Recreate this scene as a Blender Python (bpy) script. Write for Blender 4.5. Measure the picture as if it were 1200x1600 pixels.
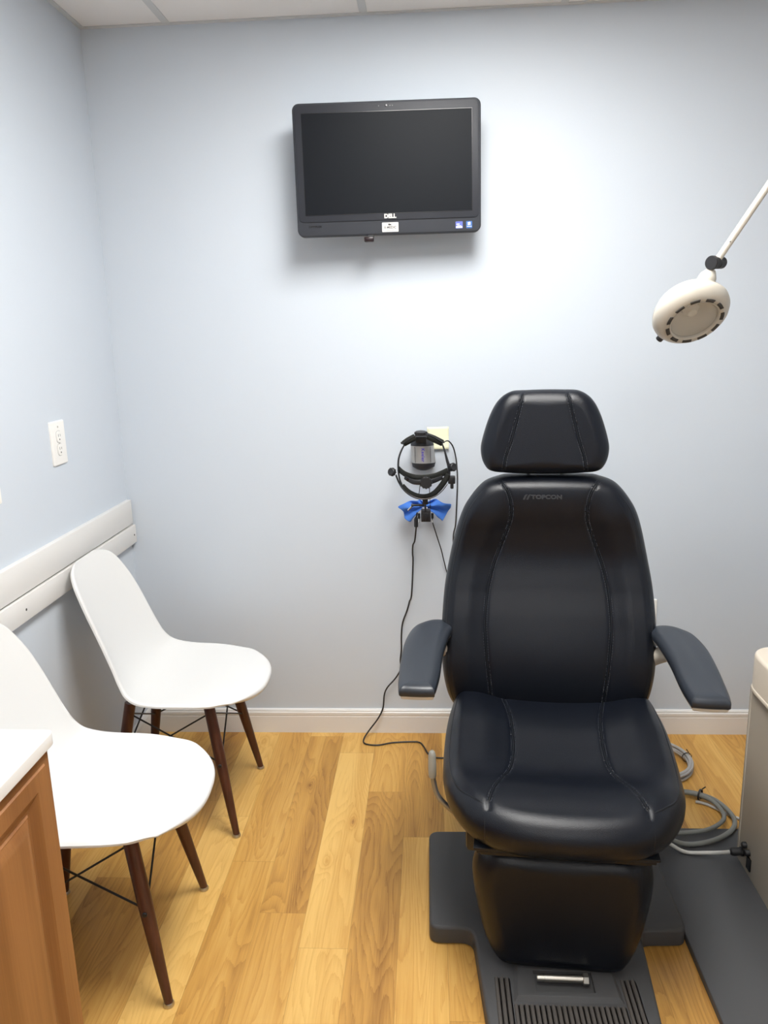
import bpy, bmesh, math, random
from mathutils import Vector, Matrix
from mathutils.bvhtree import BVHTree
PI = math.pi
random.seed(4)
for o in list(bpy.data.objects): bpy.data.objects.remove(o)
S = bpy.context.scene
COL = S.collection

# ---------------------------------------------------------------- camera, world, lights, exposure
cam_d = bpy.data.cameras.new('camera'); cam = bpy.data.objects.new('camera', cam_d); COL.objects.link(cam)
cf = Vector((-0.06070329, 0.97274212, -0.2238032)); cr = Vector((0.99808257, 0.0564364, -0.02541891)); cu = Vector((0.01209539, 0.22491709, 0.97430283))
cam.matrix_world = Matrix(((cr.x, cu.x, -cf.x, 0), (cr.y, cu.y, -cf.y, 0), (cr.z, cu.z, -cf.z, 1.47814), (0, 0, 0, 1)))
cam_d.sensor_fit = 'VERTICAL'; cam_d.sensor_height = 36; cam_d.sensor_width = 27; cam_d.lens = 36 * 1225 / 1600
cam_d.clip_start = 0.02
S.camera = cam
W = bpy.data.worlds.new('world'); S.world = W; W.use_nodes = True
W.node_tree.nodes['Background'].inputs[0].default_value = (0.8, 0.85, 0.9, 1)
W.node_tree.nodes['Background'].inputs[1].default_value = 0.05
S.view_settings.view_transform = 'Standard'; S.view_settings.look = 'None'
S.view_settings.exposure = 0.68; S.view_settings.gamma = 1.0; S.view_settings.use_curve_mapping = False
TROFFERS = [(0.1145, 1.49, 18.0), (0.1145, -0.95, 8.0)]       # ceiling light centre x, y, diffuser radiance

XL, XR, YB, YF, H = -1.095, 1.95, 2.71, -1.75, 2.44

# ---------------------------------------------------------------- materials
def new_mat(name):
    m = bpy.data.materials.new(name); m.use_nodes = True
    return m, m.node_tree.nodes, m.node_tree.links
def N(ns, t, **kw):
    n = ns.new(t)
    for k, v in kw.items():
        if k.startswith('i_'):
            key = k[2:]; key = int(key) if key.isdigit() else key
            n.inputs[key].default_value = v
        else: setattr(n, k, v)
    return n
def mat(name, col, rough=0.5, metal=0.0, spec=0.5, bump=0.0, scale=200.0, var=0.0, coat=0.0, detail=2.0, vor=False, emit=None):
    m, ns, ls = new_mat(name); b = ns['Principled BSDF']
    b.inputs['Base Color'].default_value = (*col, 1); b.inputs['Roughness'].default_value = rough
    b.inputs['Metallic'].default_value = metal; b.inputs['Specular IOR Level'].default_value = spec
    b.inputs['Coat Weight'].default_value = coat
    tc = N(ns, 'ShaderNodeTexCoord')
    n = N(ns, 'ShaderNodeTexVoronoi' if vor else 'ShaderNodeTexNoise'); n.inputs['Scale'].default_value = scale
    if not vor: n.inputs['Detail'].default_value = detail
    ls.new(tc.outputs['Object'], n.inputs['Vector'])
    if bump > 0:
        bp = N(ns, 'ShaderNodeBump'); bp.inputs['Strength'].default_value = bump; bp.inputs['Distance'].default_value = 0.001
        ls.new(n.outputs[0], bp.inputs['Height']); ls.new(bp.outputs[0], b.inputs['Normal'])
    if var > 0:
        n2 = N(ns, 'ShaderNodeTexNoise'); n2.inputs['Scale'].default_value = 6.0; n2.inputs['Detail'].default_value = 4
        ls.new(tc.outputs['Object'], n2.inputs['Vector'])
        mr = N(ns, 'ShaderNodeMapRange'); mr.inputs[3].default_value = 1 - var; mr.inputs[4].default_value = 1 + var
        ls.new(n2.outputs[0], mr.inputs[0])
        mx = N(ns, 'ShaderNodeVectorMath', operation='SCALE'); mx.inputs[0].default_value = col
        ls.new(mr.outputs[0], mx.inputs['Scale']); ls.new(mx.outputs[0], b.inputs['Base Color'])
    if emit:
        b.inputs['Emission Color'].default_value = (1, 1, 1, 1); b.inputs['Emission Strength'].default_value = emit
    return m

M = {}
M['wall'] = mat('wall_paint', (0.600, 0.655, 0.722), 0.55, spec=0.3, bump=0.12, scale=350, var=0.012)
M['ceiling'] = mat('ceiling_tile', (0.86, 0.84, 0.82), 0.9, spec=0.1, bump=0.5, scale=260, detail=6, var=0.01)
M['grid'] = mat('ceiling_grid_metal', (0.62, 0.63, 0.63), 0.5, bump=0.05)
M['trim'] = mat('trim_paint', (0.78, 0.765, 0.74), 0.4, bump=0.06, scale=120, var=0.01)
M['leather'] = mat('black_leather', (0.0040, 0.0056, 0.0100), 0.35, spec=0.34, bump=0.22, scale=620, vor=True, var=0.15)
M['seamleather'] = mat('seam_leather', (0.0045, 0.0060, 0.0095), 0.44, spec=0.38, bump=0.1, scale=900, vor=True)
M['thread'] = mat('seam_thread', (0.05, 0.055, 0.07), 0.6, bump=0.1)
M['pad'] = mat('armrest_vinyl', (0.023, 0.028, 0.037), 0.36, spec=0.45, bump=0.08, scale=700, var=0.2)
M['blackplastic'] = mat('black_plastic', (0.012, 0.012, 0.014), 0.45, bump=0.1, scale=600)
M['blackgloss'] = mat('black_gloss_plastic', (0.01, 0.01, 0.012), 0.22, bump=0.02)
M['darkplastic'] = mat('charcoal_plastic', (0.020, 0.021, 0.027), 0.5, bump=0.15, scale=900)
M['base'] = mat('charcoal_textured_base', (0.070, 0.070, 0.072), 0.55, spec=0.3, bump=0.5, scale=700, var=0.06)
M['rubber'] = mat('ribbed_rubber', (0.078, 0.070, 0.064), 0.6, spec=0.3, bump=0.3, scale=500, var=0.05)
M['plate'] = mat('grey_painted_plate', (0.078, 0.079, 0.083), 0.5, spec=0.3, bump=0.5, scale=800, var=0.04)
M['beige'] = mat('beige_plastic', (0.62, 0.57, 0.49), 0.4, bump=0.06, scale=300, var=0.02)
M['console'] = mat('taupe_steel_panel', (0.40, 0.355, 0.29), 0.45, bump=0.15, scale=500, var=0.03)
M['consolecap'] = mat('cream_plastic_cap', (0.72, 0.64, 0.53), 0.35, bump=0.05, scale=300, var=0.02)
M['lamp'] = mat('cream_lamp_enamel', (0.54, 0.505, 0.44), 0.3, bump=0.03, scale=200, var=0.02)
M['white'] = mat('white_polypropylene', (0.745, 0.745, 0.735), 0.42, spec=0.4, bump=0.05, scale=500)
M['counter'] = mat('white_countertop', (0.86, 0.855, 0.84), 0.25, bump=0.02, scale=400)
M['outlet'] = mat('white_outlet_plastic', (0.85, 0.84, 0.81), 0.35, bump=0.02)
M['outletdark'] = mat('dark_slot', (0.05, 0.045, 0.04), 0.7, bump=0.02)
M['metal'] = mat('brushed_metal', (0.55, 0.53, 0.48), 0.32, metal=1.0, bump=0.05, scale=400, var=0.05)
M['greymetal'] = mat('grey_lever_metal', (0.32, 0.31, 0.29), 0.4, metal=0.7, bump=0.05)
M['chrome'] = mat('chrome', (0.75, 0.75, 0.75), 0.15, metal=1.0, bump=0.01)
M['grip'] = mat('grey_grip', (0.40, 0.40, 0.36), 0.55, bump=0.1)
M['cable_l'] = mat('light_grey_cable', (0.42, 0.41, 0.40), 0.45, bump=0.05)
M['cable_g'] = mat('grey_hose', (0.20, 0.205, 0.19), 0.45, bump=0.05)
M['cable_w'] = mat('white_cable', (0.62, 0.61, 0.58), 0.45, bump=0.05)
M['cord'] = mat('black_cord', (0.012, 0.012, 0.013), 0.45, bump=0.05)
M['monitor'] = mat('monitor_bezel', (0.019, 0.021, 0.028), 0.45, spec=0.3, bump=0.15, scale=900)
M['monitor2'] = mat('monitor_chin', (0.030, 0.033, 0.041), 0.48, spec=0.3, bump=0.15, scale=900)
M['screen'] = mat('matte_screen', (0.0060, 0.0075, 0.0105), 0.45, spec=0.10, bump=0.08, scale=1200)
M['silver'] = mat('silver_sticker', (0.62, 0.61, 0.58), 0.45, bump=0.05)
M['logosilver'] = mat('logo_silver', (0.6, 0.58, 0.54), 0.4, metal=0.2, bump=0.02)
M['inkdark'] = mat('dark_ink', (0.06, 0.06, 0.07), 0.6, bump=0.02)
M['stickerblue'] = mat('sticker_blue', (0.03, 0.13, 0.42), 0.35, bump=0.02)
M['stickerviolet'] = mat('sticker_violet_blue', (0.10, 0.13, 0.50), 0.35, bump=0.02)
M['stickerwhite'] = mat('sticker_white', (0.8, 0.83, 0.88), 0.35, bump=0.02)
M['postit'] = mat('pale_yellow_paper', (0.86, 0.85, 0.62), 0.7, bump=0.1)
M['cloth'] = mat('blue_microfibre', (0.075, 0.22, 0.70), 0.85, spec=0.2, bump=0.7, scale=900, var=0.12)
M['silverbody'] = mat('silver_shell', (0.46, 0.45, 0.44), 0.35, metal=0.55, bump=0.05, scale=800)
M['purple'] = mat('purple_ink', (0.10, 0.07, 0.50), 0.5, bump=0.02)
M['foam'] = mat('black_foam', (0.013, 0.014, 0.012), 0.7, spec=0.3, bump=0.5, scale=900)

def wood_mat(name, dark, light, axis='Z', rough=0.4, freq=40.0, sx=14.0, sl=1.2):
    m, ns, ls = new_mat(name); b = ns['Principled BSDF']; b.inputs['Roughness'].default_value = rough
    tc = N(ns, 'ShaderNodeTexCoord'); mp = N(ns, 'ShaderNodeMapping')
    sc = [sx, sx, sx]; sc['XYZ'.index(axis)] = sl; mp.inputs['Scale'].default_value = sc
    ls.new(tc.outputs['Object'], mp.inputs['Vector'])
    n1 = N(ns, 'ShaderNodeTexNoise', i_Scale=1.0, i_Detail=3.0, i_Distortion=0.4); ls.new(mp.outputs[0], n1.inputs['Vector'])
    mp2 = N(ns, 'ShaderNodeMapping'); sc2 = [260, 260, 260]; sc2['XYZ'.index(axis)] = 5; mp2.inputs['Scale'].default_value = sc2
    ls.new(tc.outputs['Object'], mp2.inputs['Vector'])
    n2 = N(ns, 'ShaderNodeTexNoise', i_Scale=1.0, i_Detail=3.0); ls.new(mp2.outputs[0], n2.inputs['Vector'])
    mul = N(ns, 'ShaderNodeMath', operation='MULTIPLY', i_1=freq); ls.new(n1.outputs[0], mul.inputs[0])
    sn = N(ns, 'ShaderNodeMath', operation='SINE'); ls.new(mul.outputs[0], sn.inputs[0])
    a = N(ns, 'ShaderNodeMath', operation='MULTIPLY_ADD', i_1=0.12, i_2=0.25); ls.new(sn.outputs[0], a.inputs[0])
    a2 = N(ns, 'ShaderNodeMath', operation='MULTIPLY_ADD', i_1=0.35); ls.new(n2.outputs[0], a2.inputs[0]); ls.new(a.outputs[0], a2.inputs[2])
    a3 = N(ns, 'ShaderNodeMath', operation='MULTIPLY_ADD', i_1=0.35); ls.new(n1.outputs[0], a3.inputs[0]); ls.new(a2.outputs[0], a3.inputs[2])
    cr_ = N(ns, 'ShaderNodeValToRGB'); cr_.color_ramp.elements[0].position = 0.3; cr_.color_ramp.elements[1].position = 0.85
    cr_.color_ramp.elements[0].color = (*dark, 1); cr_.color_ramp.elements[1].color = (*light, 1)
    ls.new(a3.outputs[0], cr_.inputs[0]); ls.new(cr_.outputs[0], b.inputs['Base Color'])
    bp = N(ns, 'ShaderNodeBump', i_Strength=0.08, i_Distance=0.001); ls.new(n2.outputs[0], bp.inputs['Height']); ls.new(bp.outputs[0], b.inputs['Normal'])
    return m
M['walnut'] = wood_mat('dark_walnut_leg', (0.040, 0.011, 0.006), (0.105, 0.034, 0.018), 'Z', 0.4, 20, 30, 3)
M['cabinet'] = wood_mat('cherry_laminate', (0.20, 0.076, 0.021), (0.36, 0.160, 0.054), 'Z', 0.38, 12, 16, 0.9)

def floor_mat():
    m, ns, ls = new_mat('plank_floor'); b = ns['Principled BSDF']
    def math_(op, a, b_=None, c=None):
        n = N(ns, 'ShaderNodeMath', operation=op)
        for i, v in enumerate((a, b_, c)):
            if v is None: continue
            if isinstance(v, (int, float)): n.inputs[i].default_value = v
            else: ls.new(v, n.inputs[i])
        return n.outputs[0]
    def comb(x, y, z):
        n = N(ns, 'ShaderNodeCombineXYZ')
        for i, v in enumerate((x, y, z)):
            if isinstance(v, (int, float)): n.inputs[i].default_value = v
            else: ls.new(v, n.inputs[i])
        return n.outputs[0]
    tc = N(ns, 'ShaderNodeTexCoord'); sp = N(ns, 'ShaderNodeSeparateXYZ'); ls.new(tc.outputs['Object'], sp.inputs[0])
    x, y = sp.outputs[0], sp.outputs[1]
    PW, PL = 0.1225, 0.92
    X = math_('DIVIDE', math_('ADD', x, 0.0965), PW); colid = math_('FLOOR', X); fx = math_('SUBTRACT', X, colid)
    wn = N(ns, 'ShaderNodeTexWhiteNoise', noise_dimensions='1D'); ls.new(colid, wn.inputs['W'])
    Y = math_('DIVIDE', math_('ADD', y, math_('MULTIPLY', wn.outputs[0], PL * 3)), PL); rowid = math_('FLOOR', Y); fy = math_('SUBTRACT', Y, rowid)
    wn2 = N(ns, 'ShaderNodeTexWhiteNoise', noise_dimensions='2D'); ls.new(comb(colid, rowid, 0), wn2.inputs['Vector'])
    pid = wn2.outputs[0]
    # cathedral figure: contour lines of a stretched noise
    base = N(ns, 'ShaderNodeTexNoise', i_Scale=1.0, i_Detail=1.5, i_Roughness=0.45, i_Distortion=0.25)
    ls.new(comb(math_('MULTIPLY', x, 8.5), math_('MULTIPLY', y, 1.25), math_('MULTIPLY', pid, 37.0)), base.inputs['Vector'])
    vor = N(ns, 'ShaderNodeTexVoronoi', i_Scale=1.0)
    ls.new(comb(math_('MULTIPLY', x, 6.0), math_('MULTIPLY', y, 2.4), math_('MULTIPLY', pid, 11.0)), vor.inputs['Vector'])
    knot = N(ns, 'ShaderNodeMapRange', i_1=0.0, i_2=0.22, i_3=1.0, i_4=0.0); ls.new(vor.outputs['Distance'], knot.inputs[0])
    knot2 = math_('POWER', knot.outputs[0], 2.2)
    fld = math_('ADD', base.outputs[0], math_('MULTIPLY', knot2, 0.16))
    fine = N(ns, 'ShaderNodeTexNoise', i_Scale=1.0, i_Detail=5.0, i_Roughness=0.65)
    ls.new(comb(math_('MULTIPLY', x, 210), math_('MULTIPLY', y, 7), pid), fine.inputs['Vector'])
    fld = math_('ADD', fld, math_('MULTIPLY', fine.outputs[0], 0.03))
    line = math_('FRACT', math_('MULTIPLY', fld, 24.0))
    line = math_('POWER', line, 2.2)
    broad = N(ns, 'ShaderNodeTexNoise', i_Scale=1.0, i_Detail=2.0)
    ls.new(comb(math_('MULTIPLY', x, 16), math_('MULTIPLY', y, 0.9), math_('MULTIPLY', pid, 19.0)), broad.inputs['Vector'])
    t = math_('MULTIPLY', math_('POWER', pid, 1.5), 0.58)
    t = math_('ADD', t, math_('MULTIPLY', line, 0.20))
    t = math_('ADD', t, math_('MULTIPLY', math_('SUBTRACT', broad.outputs[0], 0.5), 0.95))
    t = math_('ADD', t, math_('MULTIPLY', math_('SUBTRACT', fine.outputs[0], 0.5), 0.40))
    t = math_('ADD', t, math_('MULTIPLY', knot2, 0.22)); t = math_('ADD', t, math_('MULTIPLY', math_('POWER', knot.outputs[0], 7.0), 0.45)); t = math_('ADD', t, 0.05)
    ramp = N(ns, 'ShaderNodeValToRGB'); cr_ = ramp.color_ramp
    cr_.elements[0].position = 0.0; cr_.elements[0].color = (0.77, 0.485, 0.150, 1)
    cr_.elements[1].position = 1.0; cr_.elements[1].color = (0.23, 0.095, 0.022, 1)
    e = cr_.elements.new(0.45); e.color = (0.585, 0.315, 0.076, 1)
    ls.new(t, ramp.inputs[0])
    ex = math_('MINIMUM', fx, math_('SUBTRACT', 1.0, fx)); ey = math_('MINIMUM', fy, math_('SUBTRACT', 1.0, fy))
    sx = N(ns, 'ShaderNodeMapRange', i_1=0.0, i_2=0.010, i_3=0.72, i_4=1.0); ls.new(ex, sx.inputs[0])
    sy = N(ns, 'ShaderNodeMapRange', i_1=0.0, i_2=0.0014, i_3=0.72, i_4=1.0); ls.new(ey, sy.inputs[0])
    sc = N(ns, 'ShaderNodeVectorMath', operation='SCALE'); ls.new(ramp.outputs[0], sc.inputs[0]); ls.new(math_('MULTIPLY', sx.outputs[0], sy.outputs[0]), sc.inputs['Scale'])
    ls.new(sc.outputs[0], b.inputs['Base Color'])
    b.inputs['Roughness'].default_value = 0.36; b.inputs['Specular IOR Level'].default_value = 0.35
    bp = N(ns, 'ShaderNodeBump', i_Strength=0.12, i_Distance=0.001); ls.new(fine.outputs[0], bp.inputs['Height']); ls.new(bp.outputs[0], b.inputs['Normal'])
    return m
M['floor'] = floor_mat()

gl, gns, gls = new_mat('lamp_glass'); gb = gns['Principled BSDF']
gb.inputs['Base Color'].default_value = (0.95, 0.94, 0.9, 1); gb.inputs['Roughness'].default_value = 0.10; gb.inputs['Transmission Weight'].default_value = 0.86; gb.inputs['IOR'].default_value = 1.25
M['glass'] = gl

# ---------------------------------------------------------------- mesh helpers
class MB:
    def __init__(s): s.v = []; s.f = []
    def add(s, vs, fs):
        n = len(s.v); s.v += [Vector(v) for v in vs]; s.f += [tuple(i + n for i in f) for f in fs]; return s
    def xf(s, mtx): s.v = [mtx @ v for v in s.v]; return s
    def build(s, name, m, parent=None, angle=35, bevel=0, seg=2, local=None, bang=30):
        root = parent
        inv = Matrix.Identity(4)
        if local is not None: inv = local
        elif parent is not None:
            inv = parent_world(parent).inverted()
        me = bpy.data.meshes.new(name)
        me.from_pydata([tuple(inv @ v) for v in s.v], [], s.f)
        bm = bmesh.new(); bm.from_mesh(me)
        bmesh.ops.recalc_face_normals(bm, faces=bm.faces)
        if bevel > 0:
            ed = [e for e in bm.edges if len(e.link_faces) == 2 and e.calc_face_angle(0) > math.radians(bang)]
            bmesh.ops.bevel(bm, geom=ed, offset=bevel, segments=seg, profile=0.5, affect='EDGES', clamp_overlap=True)
        for f in bm.faces: f.smooth = True
        bm.to_mesh(me); bm.free()
        me.set_sharp_from_angle(angle=math.radians(angle))
        me.materials.append(m if not isinstance(m, str) else M[m])
        o = bpy.data.objects.new(name, me); COL.objects.link(o)
        if parent is not None: o.parent = parent
        return o
def parent_world(p):
    m = Matrix.LocRotScale(p.location, p.rotation_euler, p.scale)
    return parent_world(p.parent) @ m if p.parent else m
def empty(name, loc, rz=0):
    o = bpy.data.objects.new(name, None); COL.objects.link(o); o.location = loc; o.rotation_euler = (0, 0, rz); o.empty_display_size = 0.05
    return o
def tag(o, label, cat, group=None):
    o['label'] = label; o['category'] = cat
    if group: o['group'] = group
    return o
def struct(o): o['kind'] = 'structure'; return o
def box(mb, x0, x1, y0, y1, z0, z1):
    v = [(x, y, z) for x in (x0, x1) for y in (y0, y1) for z in (z0, z1)]
    return mb.add(v, [(0, 1, 3, 2), (4, 6, 7, 5), (0, 4, 5, 1), (2, 3, 7, 6), (0, 2, 6, 4), (1, 5, 7, 3)])
def frame_of(d):
    d = Vector(d).normalized(); a = Vector((0, 0, 1)) if abs(d.z) < 0.9 else Vector((1, 0, 0))
    u = a.cross(d).normalized(); return u, d.cross(u), d
def spline(pts, n=8, closed=False):
    P = [Vector(p) for p in pts]; out = []; L = len(P)
    rng = range(L if closed else L - 1)
    for i in rng:
        if closed: p0, p1, p2, p3 = P[i - 1], P[i], P[(i + 1) % L], P[(i + 2) % L]
        else: p0, p1, p2, p3 = P[max(i - 1, 0)], P[i], P[i + 1], P[min(i + 2, L - 1)]
        for k in range(n):
            t = k / n
            out.append(0.5 * ((2 * p1) + (p2 - p0) * t + (2 * p0 - 5 * p1 + 4 * p2 - p3) * t * t + (3 * p1 - p0 - 3 * p2 + p3) * t ** 3))
    if not closed: out.append(P[-1].copy())
    return out
def tube(mb, pts, r, seg=10, smooth=0, caps=True, flat=None, up=None):
    """tube along pts; r number or list; flat=(a,b) gives an elliptic section with 'up' direction"""
    P = spline(pts, smooth) if smooth else [Vector(p) for p in pts]
    n = len(P)
    if isinstance(r, (int, float)): R = [r] * n
    else:
        R = []
        for i in range(n):
            t = i / (n - 1) * (len(r) - 1); k = min(int(t), len(r) - 2); R.append(r[k] + (r[k + 1] - r[k]) * (t - k))
    vs = []; fs = []; u = None
    for i in range(n):
        d = (P[min(i + 1, n - 1)] - P[max(i - 1, 0)]).normalized()
        if up is not None: u = (Vector(up) - d * Vector(up).dot(d)).normalized()
        elif u is None: u = frame_of(d)[0]
        else: u = (u - d * u.dot(d)).normalized()
        w = d.cross(u)
        fa, fb = flat if flat else (1, 1)
        for k in range(seg):
            a = 2 * PI * k / seg; vs.append(P[i] + (u * math.cos(a) * fa + w * math.sin(a) * fb) * R[i])
    for i in range(n - 1):
        for k in range(seg):
            fs.append((i * seg + k, i * seg + (k + 1) % seg, (i + 1) * seg + (k + 1) % seg, (i + 1) * seg + k))
    if caps: fs.append(tuple(range(seg))[::-1]); fs.append(tuple((n - 1) * seg + k for k in range(seg)))
    return mb.add(vs, fs)
def lathe(mb, prof, origin, axis, seg=48, caps=True):
    u, w, d = frame_of(axis); O = Vector(origin); vs = []; fs = []
    for (r, h) in prof:
        for k in range(seg):
            a = 2 * PI * k / seg; vs.append(O + d * h + (u * math.cos(a) + w * math.sin(a)) * max(r, 1e-5))
    n = len(prof)
    for i in range(n - 1):
        for k in range(seg):
            fs.append((i * seg + k, i * seg + (k + 1) % seg, (i + 1) * seg + (k + 1) % seg, (i + 1) * seg + k))
    if caps: fs.append(tuple(range(seg))[::-1]); fs.append(tuple((n - 1) * seg + k for k in range(seg)))
    return mb.add(vs, fs)
def loft(mb, rings, caps=True):
    n = len(rings[0]); vs = [v for r in rings for v in r]; fs = []
    for i in range(len(rings) - 1):
        for k in range(n): fs.append((i * n + k, i * n + (k + 1) % n, (i + 1) * n + (k + 1) % n, (i + 1) * n + k))
    if caps: fs.append(tuple(range(n))[::-1]); fs.append(tuple((len(rings) - 1) * n + k for k in range(n)))
    return mb.add(vs, fs)
def rrect(x0, x1, y0, y1, r, seg=6):
    out = []
    for cx, cy, a0 in ((x1 - r, y1 - r, 0), (x0 + r, y1 - r, PI / 2), (x0 + r, y0 + r, PI), (x1 - r, y0 + r, 1.5 * PI)):
        for k in range(seg + 1):
            a = a0 + PI / 2 * k / seg; out.append((cx + r * math.cos(a), cy + r * math.sin(a)))
    return out
def offset_poly(poly, d):
    """inset a closed 2-D polygon by d (counter-clockwise)"""
    n = len(poly); out = []
    area = sum(poly[i][0] * poly[(i + 1) % n][1] - poly[(i + 1) % n][0] * poly[i][1] for i in range(n)); sg = 1 if area > 0 else -1
    for i in range(n):
        a = Vector(poly[i - 1][:2]); b = Vector(poly[i][:2]); c = Vector(poly[(i + 1) % n][:2])
        e1 = (b - a); e2 = (c - b)
        if e1.length < 1e-9: e1 = e2
        if e2.length < 1e-9: e2 = e1
        n1 = Vector((-e1.y, e1.x)).normalized(); n2 = Vector((-e2.y, e2.x)).normalized()
        m = (n1 + n2); m = m / max(m.length_squared / 2, 0.5)
        q = b + m * d * sg; out.append((q.x, q.y))
    return out
def prism(mb, poly, lo, hi, mapf, rnd=0.0, seg=4, rnd_lo=0.0):
    """poly (2-D) between depths lo and hi, edges rounded by rnd at hi / rnd_lo at lo; mapf(a, b, h) -> 3-D"""
    rings = []
    if rnd_lo > 0:
        for k in range(seg + 1):
            a = PI / 2 * k / seg; rings.append((offset_poly(poly, rnd_lo * (1 - math.sin(a))), lo + rnd_lo * (1 - math.cos(a))))
    else: rings.append((poly, lo))
    if rnd > 0:
        for k in range(seg + 1):
            a = PI / 2 * k / seg; rings.append((offset_poly(poly, rnd * (1 - math.cos(a))), hi - rnd + rnd * math.sin(a)))
    else: rings.append((poly, hi))
    return loft(mb, [[Vector(mapf(p[0], p[1], h)) for p in q] for q, h in rings])
XY = lambda a, b, h: (a, b, h)
def pillow(outline, center, er, depth_front, depth_back, mapf, sculpt=None, rings=64, n=300, pw=2.0, erb=None):
    """upholstered cushion: rounded front of edge radius er, flat rounded back"""
    o2 = spline([(p[0], p[1], 0) for p in outline], 24, True)
    # even resample
    L = [0]
    for i in range(len(o2)): L.append(L[-1] + (o2[(i + 1) % len(o2)] - o2[i]).length)
    tot = L[-1]; res = []; j = 0
    for k in range(n):
        s = tot * k / n
        while L[j + 1] < s: j += 1
        t = (s - L[j]) / max(L[j + 1] - L[j], 1e-9); res.append(o2[j].lerp(o2[(j + 1) % len(o2)], t))
    C = Vector((center[0], center[1], 0)); mb = MB(); rr = []
    def H(d, r, dep): return dep * (1 - (1 - min(d / r, 1)) ** pw) ** (1 / pw)
    for side in (0, 1):
        seq = []
        for k in range(rings):
            s = (k / (rings)); s = 1 - s; s = s ** 0.85 if side == 0 else s
            # cluster rings near the edge
            t = k / rings
            s = (1 - t) ** 1.0; s = 1 - (t ** 1.35)
            ring = []
            for p in res:
                q = C + (p - C) * s; d = (p - q).length
                if side == 0: h = H(d, er, depth_front)
                else: h = -H(d, erb or er, depth_back)
                if sculpt: h += sculpt(q.x, q.y, side)
                ring.append(Vector(mapf(q.x, q.y, h)))
            seq.append(ring)
        rr.append(seq)
    full = rr[0][::-1] + rr[1][1:]
    vs = [v for r in full for v in r]; fs = []
    R = len(full)
    for i in range(R - 1):
        for k in range(n): fs.append((i * n + k, i * n + (k + 1) % n, (i + 1) * n + (k + 1) % n, (i + 1) * n + k))
    mb.add(vs, fs)
    for row in (0, R - 1):
        ring = full[row]; c = sum(ring, Vector()) / n; m = len(mb.v); mb.v.append(c)
        # place the centre on the surface
        for k in range(n): mb.f.append((row * n + k, row * n + (k + 1) % n, m))
    return mb
def text_mb(txt, size, extrude=0.0003, bold=0.0, spacing=1.0, align='CENTER'):
    c = bpy.data.curves.new('t', 'FONT'); c.body = txt; c.size = size; c.extrude = extrude; c.offset = bold; c.space_character = spacing
    c.align_x = align; c.align_y = 'CENTER'; c.resolution_u = 6
    o = bpy.data.objects.new('t', c); COL.objects.link(o)
    dg = bpy.context.evaluated_depsgraph_get(); me = bpy.data.meshes.new_from_object(o.evaluated_get(dg))
    mb = MB(); mb.add([v.co.copy() for v in me.vertices], [tuple(p.vertices) for p in me.polygons])
    bpy.data.objects.remove(o); bpy.data.curves.remove(c); bpy.data.meshes.remove(me)
    return mb
def bvh(mb): return BVHTree.FromPolygons([v.copy() for v in mb.v], mb.f)
def sm(a, b, x):
    t = max(0, min(1, (x - a) / (b - a))); return t * t * (3 - 2 * t)
def lerp_tab(tab, x):
    """smooth cubic through the table"""
    if x <= tab[0][0]: return tab[0][1]
    if x >= tab[-1][0]: return tab[-1][1]
    n = len(tab); k = 0
    while x > tab[k + 1][0]: k += 1
    def tan(i):
        a, b = tab[max(i - 1, 0)], tab[min(i + 1, n - 1)]; return (b[1] - a[1]) / (b[0] - a[0])
    (x0, y0), (x1, y1) = tab[k], tab[k + 1]; h = x1 - x0; t = (x - x0) / h
    return (2 * t ** 3 - 3 * t * t + 1) * y0 + (t ** 3 - 2 * t * t + t) * h * tan(k) + (-2 * t ** 3 + 3 * t * t) * y1 + (t ** 3 - t * t) * h * tan(k + 1)

# ---------------------------------------------------------------- room shell
struct(box(MB(), XL, XR, YF, YB, -0.05, 0).build('floor', 'floor'))
struct(box(MB(), XL - .1, XL, YF, YB + .1, 0, H).build('wall_left', 'wall'))
struct(box(MB(), XL, XR + .1, YB, YB + .1, 0, H).build('wall_back', 'wall'))
struct(box(MB(), XR, XR + .1, YF, YB, 0, H).build('wall_right', 'wall'))
struct(box(MB(), XL - .1, XR + .1, YF - .1, YF, 0, H).build('wall_front', 'wall'))
# drop ceiling: tiles with openings where the lights sit
tx = [-0.813 - 0.61, -0.813, -0.192, 0.421, 1.033, 1.645, 2.25]
ty = [2.71 - 1.22 * 0 - 0.0, 2.10, 0.88, -0.34, -1.56, -2.2]
ceil = MB()
for i in range(len(tx) - 1):
    for j in range(len(ty) - 1):
        x0, x1 = max(tx[i], XL), min(tx[i + 1], XR); y1, y0 = ty[j], max(ty[j + 1], YF)
        if any(x0 < L_[0] < x1 and y0 < L_[1] < y1 for L_ in TROFFERS): continue
        box(ceil, x0, x1, y0, y1, H, H + 0.03)
struct(ceil.build('ceiling', 'ceiling'))
gm = MB()
for x in tx[1:-1]: box(gm, x - .012, x + .012, YF, YB, H - 0.002, H + .02)
for y in ty[1:-1]: box(gm, XL, XR, y - .012, y + .012, H - 0.002, H + .02)
struct(gm.build('trim_1', 'grid'))
gm = MB(); box(gm, XL, XL + .017, YF, YB, H - .003, H - .0005); box(gm, XL + .017, XR, YB - .017, YB, H - .003, H - .0005)
box(gm, XR - .02, XR, YF, YB - .017, H - .003, H - .0005); box(gm, XL + .017, XR - .02, YF, YF + .02, H - .003, H - .0005)
struct(gm.build('trim_2', 'grid'))
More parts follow.
